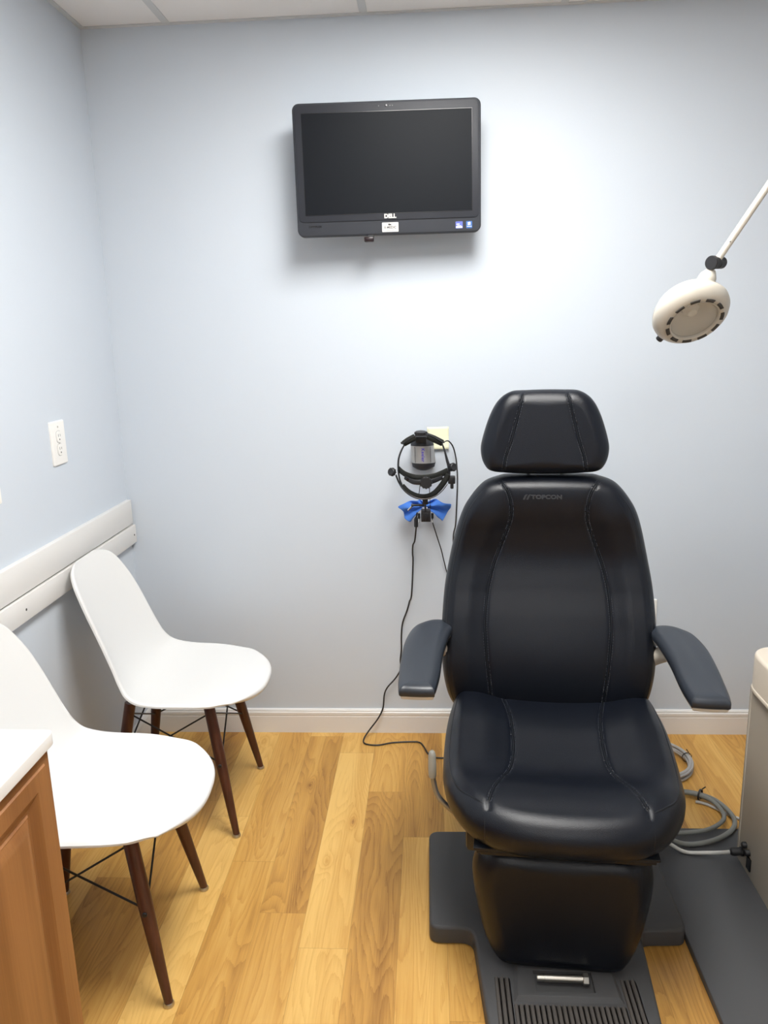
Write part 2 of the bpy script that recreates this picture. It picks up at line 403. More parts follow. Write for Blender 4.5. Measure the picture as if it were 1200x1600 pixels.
# baseboards with a moulded top
def baseboard(name, p0, p1, nrm):
    prof = [(0, 0), (.012, 0), (.012, .066), (.0105, .068), (.0125, .072), (.0125, .082), (.009, .086), (.010, .089), (.006, .094), (0, .095)]
    P0, P1, n_ = Vector(p0), Vector(p1), Vector(nrm)
    mb = MB(); loft(mb, [[P + n_ * a + Vector((0, 0, b)) for a, b in prof] for P in (P0, P1)])
    return struct(mb.build(name, 'trim', angle=20))
baseboard('baseboard_back', (XL, YB, 0), (XR, YB, 0), (0, -1, 0))
baseboard('baseboard_left', (XL, YF, 0), (XL, YB - .0125, 0), (1, 0, 0))
# chair rail of two stacked boards on the left wall
rail = MB(); box(rail, XL, XL + .018, YF, YB - .012, .827, .915)
box(rail, XL, XL + .024, YF, YB - .008, .757, .8225)
r1 = struct(rail.build('trim_3', 'trim', bevel=.002))
sc_ = MB()
for yy in (1.902, 2.681): lathe(sc_, [(.0035, 0), (.0035, .0008)], (XL + .0238, yy, .788), (1, 0, 0), 12)
sc_.build('nail_hole', 'outletdark', r1)

# ceiling lights (recessed troffers)
for i, (lx, ly, e) in enumerate(TROFFERS):
    t = empty('ceiling_light', (lx, ly, H))
    tag(t, ['recessed ceiling light panel above the black exam chair', 'recessed ceiling light panel at the near end of the room'][i], 'ceiling light')
    fr = MB(); hx, hy = .293, .595
    for a in ((-hx - .0, -hx + .03, -hy, hy), (hx - .03, hx, -hy, hy), (-hx + .03, hx - .03, -hy, -hy + .03), (-hx + .03, hx - .03, hy - .03, hy)):
        box(fr, lx + a[0], lx + a[1], ly + a[2], ly + a[3], H + .000, H + .05)
    box(fr, lx - hx, lx + hx, ly - hy, ly + hy, H + .05, H + .055)
    fr.build('frame', 'grid', t)
    dm, dn, dl = new_mat('light_diffuser'); bb = dn['Principled BSDF']
    bb.inputs['Base Color'].default_value = (.9, .9, .9, 1); bb.inputs['Emission Color'].default_value = (1.0, 0.985, 0.955, 1); bb.inputs['Emission Strength'].default_value = e
    box(MB(), lx - hx + .03, lx + hx - .03, ly - hy + .03, ly + hy - .03, H + .004, H + .010).build('diffuser', dm, t)

# ---------------------------------------------------------------- exam chair
CH = empty('exam_chair', (0.315, 2.0, 0))
tag(CH, 'black leather reclining exam chair on a charcoal base in front of the wall', 'exam chair')
TH = math.radians(-4.9)
CM = Matrix.Translation((0.315, 2.0, 0)) @ Matrix.Rotation(TH, 4, 'Z')       # chair frame: x right, y back, z up
def up(mb, name, m, parent=CH, **kw):          # build from chair-frame coordinates
    mb.xf(CM); return mb.build(name, m, parent, **kw)

# backrest: local plane a = x, b = z, h = towards the sitter (-y)
def back_y(z): return lerp_tab([(.38, .050), (.45, .040), (.52, .036), (.60, .046), (.70, .074), (.78, .104), (.86, .126), (.93, .124), (1.0, .112), (1.05, .112), (1.095, .128)], z)
def mapB(a, b, h): return (a - .006, back_y(b) - h + .02, b)
hw = [(1.088, .10), (1.083, .135), (1.064, .180), (1.012, .222), (.958, .245), (.872, .267), (.785, .283), (.71, .2895), (.63, .2915), (.545, .2875), (.477, .276), (.437, .258), (.415, .235), (.402, .18)]
outl = [(w, z) for z, w in hw] + [(0, .398)] + [(-w, z) for z, w in hw[::-1]] + [(0, 1.090)]
seamx = [(.44, .150), (.50, .154), (.575, .162), (.68, .170), (.77, .163), (.84, .147), (.92, .118), (.97, .102), (1.01, .101), (1.05, .112), (1.085, .142)]
def seam_b(z):
    for (a, va), (b, vb) in zip(seamx, seamx[1:]):
        if z <= b: return va + (vb - va) * (z - a) / (b - a)
    return seamx[-1][1]
def sc_back(a, b, side):
    if side: return 0
    s = seam_b(b); d = abs(abs(a) - s); g = -0.0035 * math.exp(-(d / .006) ** 2)
    bol = 0.012 * sm(s, s + .06, abs(a)) * sm(.42, .6, b) * (1 - sm(.95, 1.06, b))
    lum = 0.006 * math.exp(-((b - .60) / .10) ** 2) * (1 - min(abs(a) / .2, 1) ** 2)
    edge = sm(0, .03, 1.0)
    return (g + bol + lum) * edge
backmb = pillow(outl, (0, .72), .036, .048, .035, mapB, sc_back, n=420, rings=90, erb=.03)
back_bvh = bvh(backmb)
back_o = up(backmb, 'backrest', 'leather', angle=60)
def project_strip(bv, pts2, mapf_o, direc, prof, name, m, parent, lift=0.0):
    """lay a sewn strip along pts (3-D start points) projected on a surface; prof = [(offset, height)]"""
    P = []
    for q in pts2:
        h = bv.ray_cast(Vector(q), Vector(direc), 1.0)
        if h[0] is not None and abs(h[1].dot(Vector(direc))) > .5: P.append((h[0], h[1] if h[1].dot(Vector(direc)) < 0 else -h[1]))
    mb = MB(); vs = []; fs = []; n = len(prof)
    for i, (c, nn) in enumerate(P):
        t = (P[min(i + 1, len(P) - 1)][0] - P[max(i - 1, 0)][0]).normalized(); w = nn.cross(t).normalized(); nn = t.cross(w).normalized()
        if nn.dot(Vector(direc)) > 0: nn = -nn
        f = max(0.05, min(1, i / 7, (len(P) - 1 - i) / 7))
        for off, hh in prof: vs.append(c + w * off * f + nn * (hh * f + lift))
    for i in range(len(P) - 1):
        for k in range(n - 1): fs.append((i * n + k, i * n + k + 1, (i + 1) * n + k + 1, (i + 1) * n + k))
    mb.add(vs, fs); up(mb, name, m, parent, angle=50)
    return P
WELT = [(-.0085, -.0010), (-.0065, .0012), (-.0048, .0020), (-.0036, .0014), (-.0026, .0004), (-.0018, .0012), (-.0010, .0030), (0, .0034), (.0010, .0030), (.0018, .0012), (.0026, .0004), (.0036, .0014), (.0048, .0020), (.0065, .0012), (.0085, -.0010)]
def stitches(P, direc, offs, parent, step=.0052, ln=.0032):
    mb = MB()
    for off in offs:
        acc = 0
        for i in range(len(P) - 1):
            a, b = P[i][0], P[i + 1][0]; t = (b - a)
            L = t.length
            if L < 1e-7: continue
            acc += L
            if acc >= step:
                acc = 0; t = t.normalized(); nn = P[i][1]; w = nn.cross(t).normalized()
                nn = t.cross(w).normalized()
                if nn.dot(Vector(direc)) > 0: nn = -nn
                c = a + w * off + nn * .0020
                h1, h2, h3 = t * ln / 2, w * .0005, nn * .0005
                vs = [c + sx * h1 + sy * h2 + sz * h3 for sx in (-1, 1) for sy in (-1, 1) for sz in (-1, 1)]
                mb.add(vs, [(0, 1, 3, 2), (4, 6, 7, 5), (0, 4, 5, 1), (2, 3, 7, 6), (0, 2, 6, 4), (1, 5, 7, 3)])
    if mb.v: up(mb, 'stitching', 'thread', parent)
for sgn in (-1, 1):
    line = spline([(sgn * w - .006, -.5, z) for z, w in seamx], 30)
    P = project_strip(back_bvh, line, None, (0, 1, 0), WELT, 'seam', 'seamleather', back_o)
    stitches(P, (0, 1, 0), (-.0052, .0052), back_o)
for sgn in (-1, 1):   # piping where the front panel meets the side panel
    line = spline([(sgn * (w - .016) - .006, -.5, z) for z, w in hw[2:-2]][::-1], 12)
    P = project_strip(back_bvh, line, None, (0, 1, 0), [(-.0030, -.0006), (-.0012, .0008), (0, .0012), (.0012, .0008), (.0030, -.0006)], 'seam', 'seamleather', back_o)
# embossed maker's mark on the shoulder of the backrest
lg = text_mb('TOPCON', .0185, .0008, .0010, 1.06)
for v in lg.v: v.y *= .80
mk = MB()
for dx in (-.053, -.044):   # slanted double-leaf emblem left of the letters
    vs = [(dx - .004, -.0065), (dx + .001, -.0065), (dx + .006, .0045), (dx + .009, .0072), (dx + .004, .0072), (dx + .0005, .004)]
    n0 = [Vector((a, b, -.0006)) for a, b in vs]; n1 = [Vector((a, b, .0006)) for a, b in vs]; loft(mk, [n0, n1])
lg.v = [v + Vector((.006, 0, 0)) for v in lg.v]; lg.add(mk.v, mk.f)
for v in lg.v:
    a, b, h = v.x - .019, v.y + 1.034, v.z
    hit = back_bvh.ray_cast(Vector((a, -.5, b)), Vector((0, 1, 0)), 1)
    v.x, v.y, v.z = a, hit[0].y - .0008 - h, b
up(lg, 'embossed_logo', mat('embossed_leather_highlit', (.034, .037, .043), .4, spec=.5, bump=.02), back_o)  # same leather as the back; lighter colour paints in highlights on the letters
# back shell (rear cover)
sh = [(w * .93, z) for z, w in [(z * .98 + .015, w) for z, w in hw]]
shell = sh + [(0, .41)] + [(-a, b) for a, b in sh[::-1]]
mb = MB(); prism(mb, [(a, b) for a, b in shell], 0, .03, lambda a, b, h: (a - .006, back_y(b) + .035 + h + .012, b), rnd=.02)
up(mb, 'back_cover', 'blackplastic')

# headrest
def mapH(a, b, h): return (a - .020, .135 + (b - 1.2) * .10 - h, b)
ho = [(.05, 1.316), (.090, 1.313), (.123, 1.291), (.147, 1.249), (.167, 1.185), (.170, 1.150), (.160, 1.117), (.138, 1.099), (.08, 1.093), (0, 1.091), (-.08, 1.093), (-.138, 1.099), (-.160, 1.117), (-.170, 1.150), (-.167, 1.185), (-.147, 1.249), (-.123, 1.291), (-.090, 1.313), (-.05, 1.316), (0, 1.317)]
hsx = [(1.094, .110), (1.14, .103), (1.18, .090), (1.25, .072), (1.31, .058)]
def seam_h(z):
    for (a, va), (b, vb) in zip(hsx, hsx[1:]):
        if z <= b: return va + (vb - va) * (z - a) / (b - a)
    return hsx[-1][1]
def sc_head(a, b, side):
    if side: return 0
    s = seam_h(b); d = abs(abs(a) - s); return -0.0025 * math.exp(-(d / .005) ** 2) + .006 * sm(s, s + .05, abs(a))
headmb = pillow(ho, (0, 1.2), .042, .040, .03, mapH, sc_head, n=320, rings=60, erb=.03)
head_bvh = bvh(headmb); head_o = up(headmb, 'headrest', 'leather', angle=60)
for sgn in (-1, 1):
    line = spline([(sgn * w - .020, -.4, z) for z, w in hsx], 30)
    P = project_strip(head_bvh, line, None, (0, 1, 0), WELT, 'seam', 'seamleather', head_o)
    stitches(P, (0, 1, 0), (-.0052, .0052), head_o)
for sx in (-.06, .03): up(tube(MB(), [(sx, .16, 1.0), (sx, .155, 1.12)], .006, 12), 'headrest_post', 'chrome')

# seat
so = [(0, .07), (.20, .068), (.262, .05), (.278, -.03), (.284, -.12), (.284, -.24), (.276, -.34), (.254, -.425), (.205, -.500), (.13, -.542), (0, -.556)]
so = so + [(-a, b) for a, b in so[::-1] if a > 0]
ssx = [(-.480, .168), (-.43, .157), (-.33, .126), (-.27, .113), (-.20, .110), (-.10, .115), (0, .132), (.05, .140)]
def seam_s(y):
    if y <= ssx[0][0]: return ssx[0][1]
    for (a, va), (b, vb) in zip(ssx, ssx[1:]):
        if y <= b: return va + (vb - va) * (y - a) / (b - a)
    return ssx[-1][1]
def mapS(a, b, h): return (a + .010, b, .424 + h)
def sc_seat(a, b, side):
    if side: return 0
    s = seam_s(b); d = abs(abs(a) - s); g = -.0035 * math.exp(-(d / .006) ** 2) if b > -.5 else 0
    long = lerp_tab([(-.56, -.004), (-.50, .003), (-.45, .009), (-.40, .006), (-.33, -.011), (-.28, -.015), (-.21, -.007), (-.12, .006), (.06, .010)], b)
    bol = .020 * sm(s - .01, s + .09, abs(a)) * sm(-.42, -.25, b) * (1 - sm(.24, .285, abs(a)) * .6)
    dip = -.006 * (1 - min(abs(a) / .13, 1) ** 2) * sm(-.45, -.3, b)
    ed = 1
    return (g + long + bol + dip) * ed
seatmb = pillow(so, (0, -.24), .050, .045, .052, mapS, sc_seat, n=420, rings=84, erb=.045, pw=2.1)
seat_bvh = bvh(seatmb); seat_o = up(seatmb, 'seat', 'leather', angle=60)
for sgn in (-1, 1):
    line = spline([(sgn * w + .010, y, .8) for y, w in ssx], 26)
    P = project_strip(seat_bvh, line, None, (0, 0, -1), WELT, 'seam', 'seamleather', seat_o)
    stitches(P, (0, 0, -1), (-.0052, .0052), seat_o)
    line = [(sgn * .176 + .010, -.80, .466 - .006 * k) for k in range(18)]
    P = project_strip(seat_bvh, line, None, (0, 1, 0), [(-.0030, -.0004), (-.0015, .0007), (0, .0014), (.0015, .0007), (.0030, -.0004)], 'seam', 'seamleather', seat_o)
    # boxing seam running back along the side from the front corner
    line = spline([(sgn * a + .010, b, .8) for a, b in [(.178, -.484), (.205, -.463), (.236, -.425), (.258, -.35), (.268, -.24), (.266, -.12), (.258, 0)]], 20)
    P = project_strip(seat_bvh, line, None, (0, 0, -1), [(-.0030, -.0004), (-.0015, .0007), (0, .0014), (.0015, .0007), (.0030, -.0004)], 'seam', 'seamleather', seat_o)
# hinge flaps under the seat front
for k, (hwid, y, z) in enumerate([(.197, -.512, .376), (.190, -.508, .367), (.182, -.500, .358)]):
    mb = MB(); box(mb, .006 - hwid, .006 + hwid, y, y + .10, z - .004, z + .004); up(mb, 'hinge_flap', 'seamleather', bevel=.003)
# seat pan
mb = MB(); box(mb, -.21, .21, -.44, .02, .315, .375); up(mb, 'seat_pan', 'blackplastic', bevel=.01)

# legrest
def mapL(a, b, h): return (a + .006, -.425 - (.36 - b) * .03 - h, b)
lo = [(0, .351), (.13, .351), (.176, .338), (.196, .306), (.201, .265), (.193, .20), (.177, .125), (.154, .068), (.120, .045), (0, .039)]
lo = lo + [(-a, b) for a, b in lo[::-1] if a > 0]
legmb = pillow(lo, (0, .20), .055, .060, .03, mapL, lambda a, b, s: 0, n=300, rings=50, erb=.03)
up(legmb, 'legrest', 'leather', angle=60)

# armrests
arm = [(.272, -.02), (.280, -.13), (.280, -.25), (.285, -.335), (.292, -.345), (.355, -.347), (.371, -.335), (.381, -.23), (.386, -.12), (.384, -.05), (.372, .020), (.350, .055), (.322, .076), (.29, .078), (.268, .06), (.266, .02)]
def arm_z(b): return .664 + .012 * sm(-.35, .05, b) - .010 * sm(-.30, -.36, b) * 0
for sgn in (-1, 1):
    o3 = spline([(sgn * a, b, 0) for a, b in arm], 6, True); poly = [(p.x, p.y) for p in o3]
    mb = MB(); rings = []
    prs = [(0.004, -.018), (.0, -.014), (0, -.004), (.0015, .001), (.005, .0045), (.012, .0075), (.022, .009), (.034, .0098)]
    cx = sgn * .325
    for ins, h in prs:
        q = []
        for (a, b) in poly:
            f = 1 - ins / .05; q.append(Vector((cx + (a - cx) * (1 - ins / .056), -.13 + (b + .13) * (1 - ins / .21), arm_z(b) + h)))
        rings.append(q)
    loft(mb, rings); ar = up(mb, 'armrest', 'pad', angle=50)
    mb = MB(); rings = []
    for f, h in ((.80, -.026), (.90, -.024), (.95, -.019), (.96, -.016)):
        rings.append([Vector((cx + (a - cx) * f, -.13 + (b + .13) * (.93 + .05 * f), arm_z(b) + h)) for a, b in poly])
    loft(mb, rings); up(mb, 'armrest_support', 'beige', ar)['label'] = 'beige underside of the armrest'
    mb = MB(); tube(mb, [(sgn * .255, .06, .575), (sgn * .29, .035, .61), (sgn * .315, -.02, .635), (sgn * .32, -.10, .645)], [.020, .022, .018, .010], 14, 6)
    up(mb, 'armrest_bracket', 'beige', ar)['label'] = 'beige bracket joining armrest to backrest'

# recline lever on the left of the seat
lv = MB(); tube(lv, [(-.0055, 1.75, .408), (-.003, 1.75, .385), (.006, 1.748, .352), (.028, 1.745, .325), (.060, 1.742, .305), (.12, 1.74, .325)], .0068, 12, 6)
lo_ = lv.build('recline_lever', 'greymetal', CH); lo_['label'] = 'bent grey metal recline lever'
g = MB(); lathe(g, [(.0001, .0), (.0085, .0), (.0098, .004), (.0100, .03), (.0092, .06), (.0075, .068), (.004, .072), (.0001, .073)], (-.0058, 1.75, .400), (-.01, 0, 1), 20)
g.build('lever_grip', 'grip', lo_)['label'] = 'light grey grip'

# pedestal, base and footplate (not swivelled)
mb = MB(); box(mb, .20, .44, 1.70, 2.0, .045, .22); mb.build('pedestal', 'blackplastic', CH, bevel=.02, seg=3)
mb = MB(); box(mb, .17, .47, 1.66, 2.02, .20, .325); mb.build('lift_housing', 'blackplastic', CH, bevel=.02, seg=3)
def rounded(points, r, seg=6):
    out = []; n = len(points)
    for i in range(n):
        a, b, c = Vector(points[i - 1]), Vector(points[i]), Vector(points[(i + 1) % n])
        rr = r[i] if isinstance(r, list) else r
        d1, d2 = (a - b).normalized(), (c - b).normalized(); p1, p2 = b + d1 * rr, b + d2 * rr
        for k in range(seg + 1):
            t = k / seg; q = p1 * (1 - t) ** 2 + b * 2 * t * (1 - t) + p2 * t * t; out.append((q.x, q.y))
    return out
bp_ = rounded([(-.019, 2.035), (-.018, 1.652), (.088, 1.652), (.118, 1.20), (.455, 1.20), (.492, 1.655), (.606, 1.660), (.607, 2.045)], [.03, .028, .03, .03, .03, .025, .025, .03])
mb = MB(); prism(mb, bp_, .004, .050, XY, rnd=.009, rnd_lo=.001)
base_o = mb.build('base', 'base', CH, angle=40)
for (a, b) in ((.012, 1.675), (.012, 2.0), (.575, 1.68), (.575, 2.01)):
    mb = MB(); lathe(mb, [(.014, 0), (.016, .006)], (a, b, 0), (0, 0, 1), 20); mb.build('foot', 'rubber', CH)
# ribbed tread
def rib_mat(name, x0, x1, y0, y1, pitch=.0115):
    n = max(1, round((x1 - x0) / pitch)); p = (x1 - x0) / n; prof = []
    for i in range(n):
        a = x0 + i * p; prof += [(a, .0500), (a + p * .18, .0532), (a + p * .62, .0532), (a + p * .80, .0500)]
    prof += [(x1, .0500)]
    mb = MB(); ring0 = [Vector((a, y1, z)) for a, z in prof] + [Vector((x1, y1, .049)), Vector((x0, y1, .049))]
    ring1 = [Vector((v.x, y0, v.z)) for v in ring0]; loft(mb, [ring0, ring1]); return mb
tread = rib_mat('', .165, .405, 1.215, 1.428)
for x0, x1 in ((.128, .163), (.407, .442)):
    a = rib_mat('', x0, x1, 1.215, 1.500); tread.add(a.v, a.f)
tread.build('rubber_tread', 'rubber', base_o, angle=20)['label'] = 'ribbed rubber tread'
# raised frame with pocket and the metal stop bar
fr = MB()
outer = [(.166, 1.436), (.404, 1.436), (.396, 1.550), (.176, 1.550)]; inner = [(.216, 1.456), (.345, 1.456), (.345, 1.515), (.216, 1.515)]
o1 = [(.176, 1.444), (.394, 1.444), (.388, 1.545), (.184, 1.545)]
rings = [[Vector((a, b, .0495)) for a, b in outer], [Vector((a, b, .060)) for a, b in o1], [Vector((a, b, .060)) for a, b in inner], [Vector((a, b, .0505)) for a, b in inner]]
loft(fr, rings, caps=False); fr.build('pocket_frame', 'base', base_o, bevel=.0015)
bar = MB(); lathe(bar, [(.0001, 0), (.0075, 0), (.0075, .014), (.0070, .0145), (.0070, .016), (.0078, .0165), (.0078, .100), (.0001, .100)], (.222, 1.487, .066), (1, -.02, 0), 24)
bo = bar.build('stop_bar', 'metal', base_o); bo['label'] = 'brushed metal bar set in the footplate'
nut = MB(); lathe(nut, [(.0001, 0), (.0115, 0), (.0125, .001), (.0125, .0115), (.0115, .0125), (.0001, .0125)], (.322, 1.485, .0665), (1, -.02, 0), 6); nut.build('nut', 'metal', bo, angle=20)

# ---------------------------------------------------------------- white side chairs
prof = [(.258, .408, .176, .0), (.273, .417, .182, .0), (.278, .428, .186, .0), (.268, .436, .193, .001), (.230, .440, .206, .003), (.18, .4385, .219, .006), (.12, .437, .230, .012), (.06, .432, .236, .021), (-.01, .427, .238, .029), (-.07, .432, .235, .034),
        (-.115, .452, .223, .038), (-.146, .488, .209, .042), (-.168, .535, .200, .044), (-.187, .59, .195, .042), (-.206, .65, .191, .038), (-.225, .71, .184, .032), (-.243, .765, .168, .024), (-.254, .795, .150, .019), (-.262, .813, .125, .014), (-.2675, .826, .088, .008), (-.270, .832, .045, .003)]
def make_chair(label, loc, rz):
    t = empty('side_chair', loc, rz); tag(t, label, 'chair', 'white shell side chairs along the left wall')
    P4 = spline([(a, b, 0) for a, b, c, d in prof], 5); Q4 = spline([(c, d, 0) for a, b, c, d in prof], 5)
    ns_ = 44; vs = []; fs = []
    for i, (p, q) in enumerate(zip(P4, Q4)):
        tg = (P4[min(i + 1, len(P4) - 1)] - P4[max(i - 1, 0)]).normalized(); nn = Vector((tg.y, -tg.x, 0))
        if nn.y < 0 and i < len(P4) * .5: nn = -nn
        if nn.x < 0 and i >= len(P4) * .5: nn = -nn
        for k in range(ns_ + 1):
            s = -1 + 2 * k / ns_; s = math.sin(s * PI / 2)
            rise = q.y * abs(s) ** 2.4
            lip = -.006 * sm(.955, 1.0, abs(s)) * sm(10, 25, i) * (1 - sm(len(P4) - 12, len(P4) - 1, i))
            base_ = Vector((p.x, 0, p.y)) + Vector((nn.x, 0, nn.y)) * (rise + lip)
            if i < 18: base_.z += max(0, .4360 - p.y) * abs(s) ** 4 * .9
            # rounded front corners
            back = .078 * abs(s) ** 2.6 * (1 - sm(8, 40, i)); base_.x -= back
            vs.append((base_.x, s * q.x, base_.z))
    for i in range(len(P4) - 1):
        for k in range(ns_): a = i * (ns_ + 1) + k; fs.append((a, a + 1, a + ns_ + 2, a + ns_ + 1))
    mb = MB(); mb.add(vs, fs); s_ = mb.build('seat_shell', 'white', t, angle=80, local=Matrix.Identity(4))
    md = s_.modifiers.new('thickness', 'SOLIDIFY'); md.thickness = .0055; md.offset = 0
    bv_ = s_.modifiers.new('round', 'BEVEL'); bv_.width = .002; bv_.segments = 2; bv_.limit_method = 'ANGLE'; bv_.angle_limit = 1.0
    I = Matrix.Identity(4)
    tops = {}; feet = {}
    for sx in (-1, 1):
        for sy in (-1, 1):
            T = Vector((sx * .118, sy * .130, .412)); F = Vector((sx * .190, sy * .190, .008)); tops[sx, sy] = T; feet[sx, sy] = F
            lb = MB(); tube(lb, [T, T.lerp(F, .4), T.lerp(F, .8), F], [.0165, .0170, .0125, .0098], 18)
            lg_ = lb.build('leg', 'walnut', t, local=I)
            fb = MB(); lathe(fb, [(.0105, .0), (.0125, .001), (.0125, .006), (.0105, .010)], (F.x, F.y, 0), (0, 0, 1), 20); fb.build('foot_glide', 'metal', lg_, local=I)
            c = T.lerp(F, .46); d = Vector((0, sy, 0)); bb_ = MB(); lathe(bb_, [(.0058, .0), (.0058, .0180), (.0045, .0195), (.0001, .0195)], c, d, 14); bb_.build('bolt', 'blackplastic', lg_, local=I)
    br = MB()
    for a, b in (((1, -1), (-1, -1)), ((-1, -1), (1, -1)), ((1, 1), (-1, 1)), ((-1, 1), (1, 1)), ((1, -1), (1, 1)), ((1, 1), (1, -1)), ((-1, -1), (-1, 1)), ((-1, 1), (-1, -1))):
        p = tops[a].lerp(feet[a], .08); q = tops[b].lerp(feet[b], .46); k = .004 if a[0] + a[1] > 0 else -.004
        tube(br, [p + Vector((0, 0, 0)), q], .0026, 8)
    # wire ring and mounting pads beneath the shell
    R_ = [(.105, -.10, .410), (.105, .10, .410), (-.105, .10, .405), (-.105, -.10, .405)]
    for i in range(4): tube(br, [R_[i], R_[(i + 1) % 4]], .0032, 8)
    for i, p in enumerate(R_):
        s1 = tops[(1 if p[0] > 0 else -1, 1 if p[1] > 0 else -1)]; tube(br, [p, s1 - Vector((0, 0, .012))], .0045, 8)
        lathe(br, [(.013, 0), (.013, .012)], (p[0], p[1], p[2]), (0, 0, 1), 16)
    br.build('wire_brace', 'blackplastic', t, local=I)
    return t
make_chair('white shell chair with dark wooden legs in the far corner below the wall rail', (-.795, 2.252, 0), math.radians(1))
make_chair('white shell chair with dark wooden legs beside the wooden cabinet, nearer one', (-.812, 1.630, 0), math.radians(4))

# ---------------------------------------------------------------- cabinet with white counter
cb = empty('cabinet', (-.85, .65, 0)); tag(cb, 'cherry wood base cabinet under the white countertop at left', 'cabinet')
mb = MB(); box(mb, XL + .002, -.640, .15, 1.098, .08, .848); box(mb, XL + .002, -.70, .15, 1.098, 0, .08); mb.build('body', 'cabinet', cb)
def door(y0, y1, z0, z1, name):
    rings = []
    for ins, x in [(0, -.6385), (0, -.6195), (.0015, -.6180), (.0165, -.6180), (.0185, -.6150), (.048, -.6150), (.050, -.6165), (.066, -.6240), (.071, -.6240), (.074, -.6215), (.076, -.6215), (.090, -.6160), (.096, -.6150)]:
        rings.append([Vector((x, a, b)) for a, b in ((y0 + ins, z0 + ins), (y1 - ins, z0 + ins), (y1 - ins, z1 - ins), (y0 + ins, z1 - ins))])
    mb = MB(); loft(mb, rings); return mb.build(name, 'cabinet', cb, angle=15)
door(.56, 1.104, .095, .843, 'door'); door(.16, .555, .095, .843, 'door')
ct = rounded([(XL + .001, .14), (-.608, .14), (-.608, 1.113), (XL + .001, 1.113)], [.001, .004, .012, .001])
mb = MB(); prism(mb, ct, .849, .872, XY, rnd=.003, rnd_lo=.002)
tag(mb.build('countertop', 'counter'), 'white countertop slab over the cherry wood cabinet', 'countertop')

# ---------------------------------------------------------------- outlets, switch plates and the sticky note
def wall_plate(name, c, w, h, nrm, label, outlet=False):
    """plate centred at c on a wall with outward normal nrm (axis aligned)"""
    n_ = Vector(nrm); sd = Vector((0, 0, 1)).cross(n_); C_ = Vector(c)
    mp = lambda a, b, d: C_ + sd * a + Vector((0, 0, b)) + n_ * d
    t = empty(name, c); mb = MB(); prism(mb, rrect(-w / 2, w / 2, -h / 2, h / 2, .004, 4), .0, .006, mp, rnd=.003); pl = mb.build('cover_plate', 'outlet', t)
    if outlet:
        for zc in (.018, -.020):
            mb = MB(); prism(mb, rrect(-.015, .015, zc - .0165, zc + .0165, .011, 6), .0055, .0085, mp, rnd=.001); rc = mb.build('receptacle', 'outlet', t)
            mb = MB()
            for a, b, ww, hh in ((-.0055, zc + .004, .0018, .0085), (.0055, zc + .004, .0018, .007)):
                prism(mb, rrect(a - ww / 2, a + ww / 2, b - hh / 2, b + hh / 2, .0005, 2), .0082, .0087, mp)
            prism(mb, rrect(-.0025, .0025, zc - .0105, zc - .0055, .0024, 4), .0082, .0087, mp)
            mb.build('slot', 'outletdark', rc)
            mb = MB()   # dark gap around the socket face
            prism(mb, rrect(-.0162, .0162, zc - .0178, zc + .0178, .0115, 6), .0052, .0062, mp); mb.build('gap', 'cable_l', rc)
        for sz in (.047, -.001): lathe(MB(), [(.003, 0), (.003, .0015), (.0001, .002)], mp(0, sz, .0055), n_, 12).build('screw', 'metal', t)
    else:
        for zc in (h * .35, -h * .35):
            mb = MB(); lathe(mb, [(.003, 0), (.003, .0015), (.0001, .002)], mp(0, zc, .0055), n_, 12); mb.build('screw', 'outlet', t)
    tag(t, label, 'wall outlet' if outlet else 'wall plate')
    return t
wall_plate('wall_outlet', (XL, 2.232, 1.185), .086, .128, (1, 0, 0), 'white double outlet on the left wall above the rail', True)
wall_plate('wall_plate', (XL, 1.853, 1.135), .075, .115, (1, 0, 0), 'white wall plate at the left edge of the photo', False)
wall_plate('wall_plate', (.760, YB, .465), .080, .118, (0, -1, 0), 'white wall plate behind the exam chair by its right armrest', False)
mb = MB(); vs = []; fs = []
for i in range(9):
    for j in range(9):
        a, b = i / 8, j / 8; curl = .010 * (1 - b) ** 3 + .0012
        vs.append((-.0125 + .0745 * a, YB - curl, 1.078 + .076 * b))
for i in range(8):
    for j in range(8): q = i * 9 + j; fs.append((q, q + 1, q + 10, q + 9))
mb.add(vs, fs); so_ = mb.build('sticky_note', 'postit'); md = so_.modifiers.new('t', 'SOLIDIFY'); md.thickness = .0004
tag(so_, 'square pale yellow sticky note on the wall behind the head loupe', 'sticky note')

# ---------------------------------------------------------------- wall monitor
mon = empty('monitor', (-.122, 2.575, 1.966)); tag(mon, 'black all-in-one computer monitor mounted high on the wall', 'monitor')
MM = Matrix.Translation((-.122, 2.575, 1.966)) @ Matrix.Rotation(math.radians(2.2), 4, 'Z') @ Matrix.Rotation(math.radians(-0.2), 4, 'Y')
MM0 = MM
def mp_m(a, b, d): return (a, -d, b)
def mb_m(mb, name, m, parent=mon, **kw): mb.xf(MM); return mb.build(name, m, parent, **kw)
mb = MB(); prism(mb, rrect(-.2855, .2855, -.1915, .1915, .020, 8), -.045, 0, mp_m, rnd=.004, rnd_lo=.015); hs = mb_m(mb, 'housing', 'monitor2')
mb = MB(); prism(mb, rrect(-.2795, .2795, -.150, .1865, .016, 8), -.002, .0022, mp_m, rnd=.0015)
bez = mb_m(mb, 'bezel', 'monitor')
mb = MB(); prism(mb, rrect(-.2575, .2575, -.129, .161, .001, 2), 0, .0027, mp_m); mb_m(mb, 'screen', 'screen')
mb = MB()   # thin screen surround line
for a in ((-.2583, .2583, .161, .1622), (-.2583, .2583, -.1302, -.129), (-.2583, -.2575, -.129, .161), (.2575, .2583, -.129, .161)):
    box(mb, a[0], a[1], -.0031, -.0015, a[2], a[3])
mb_m(mb, 'screen_gasket', 'blackgloss')
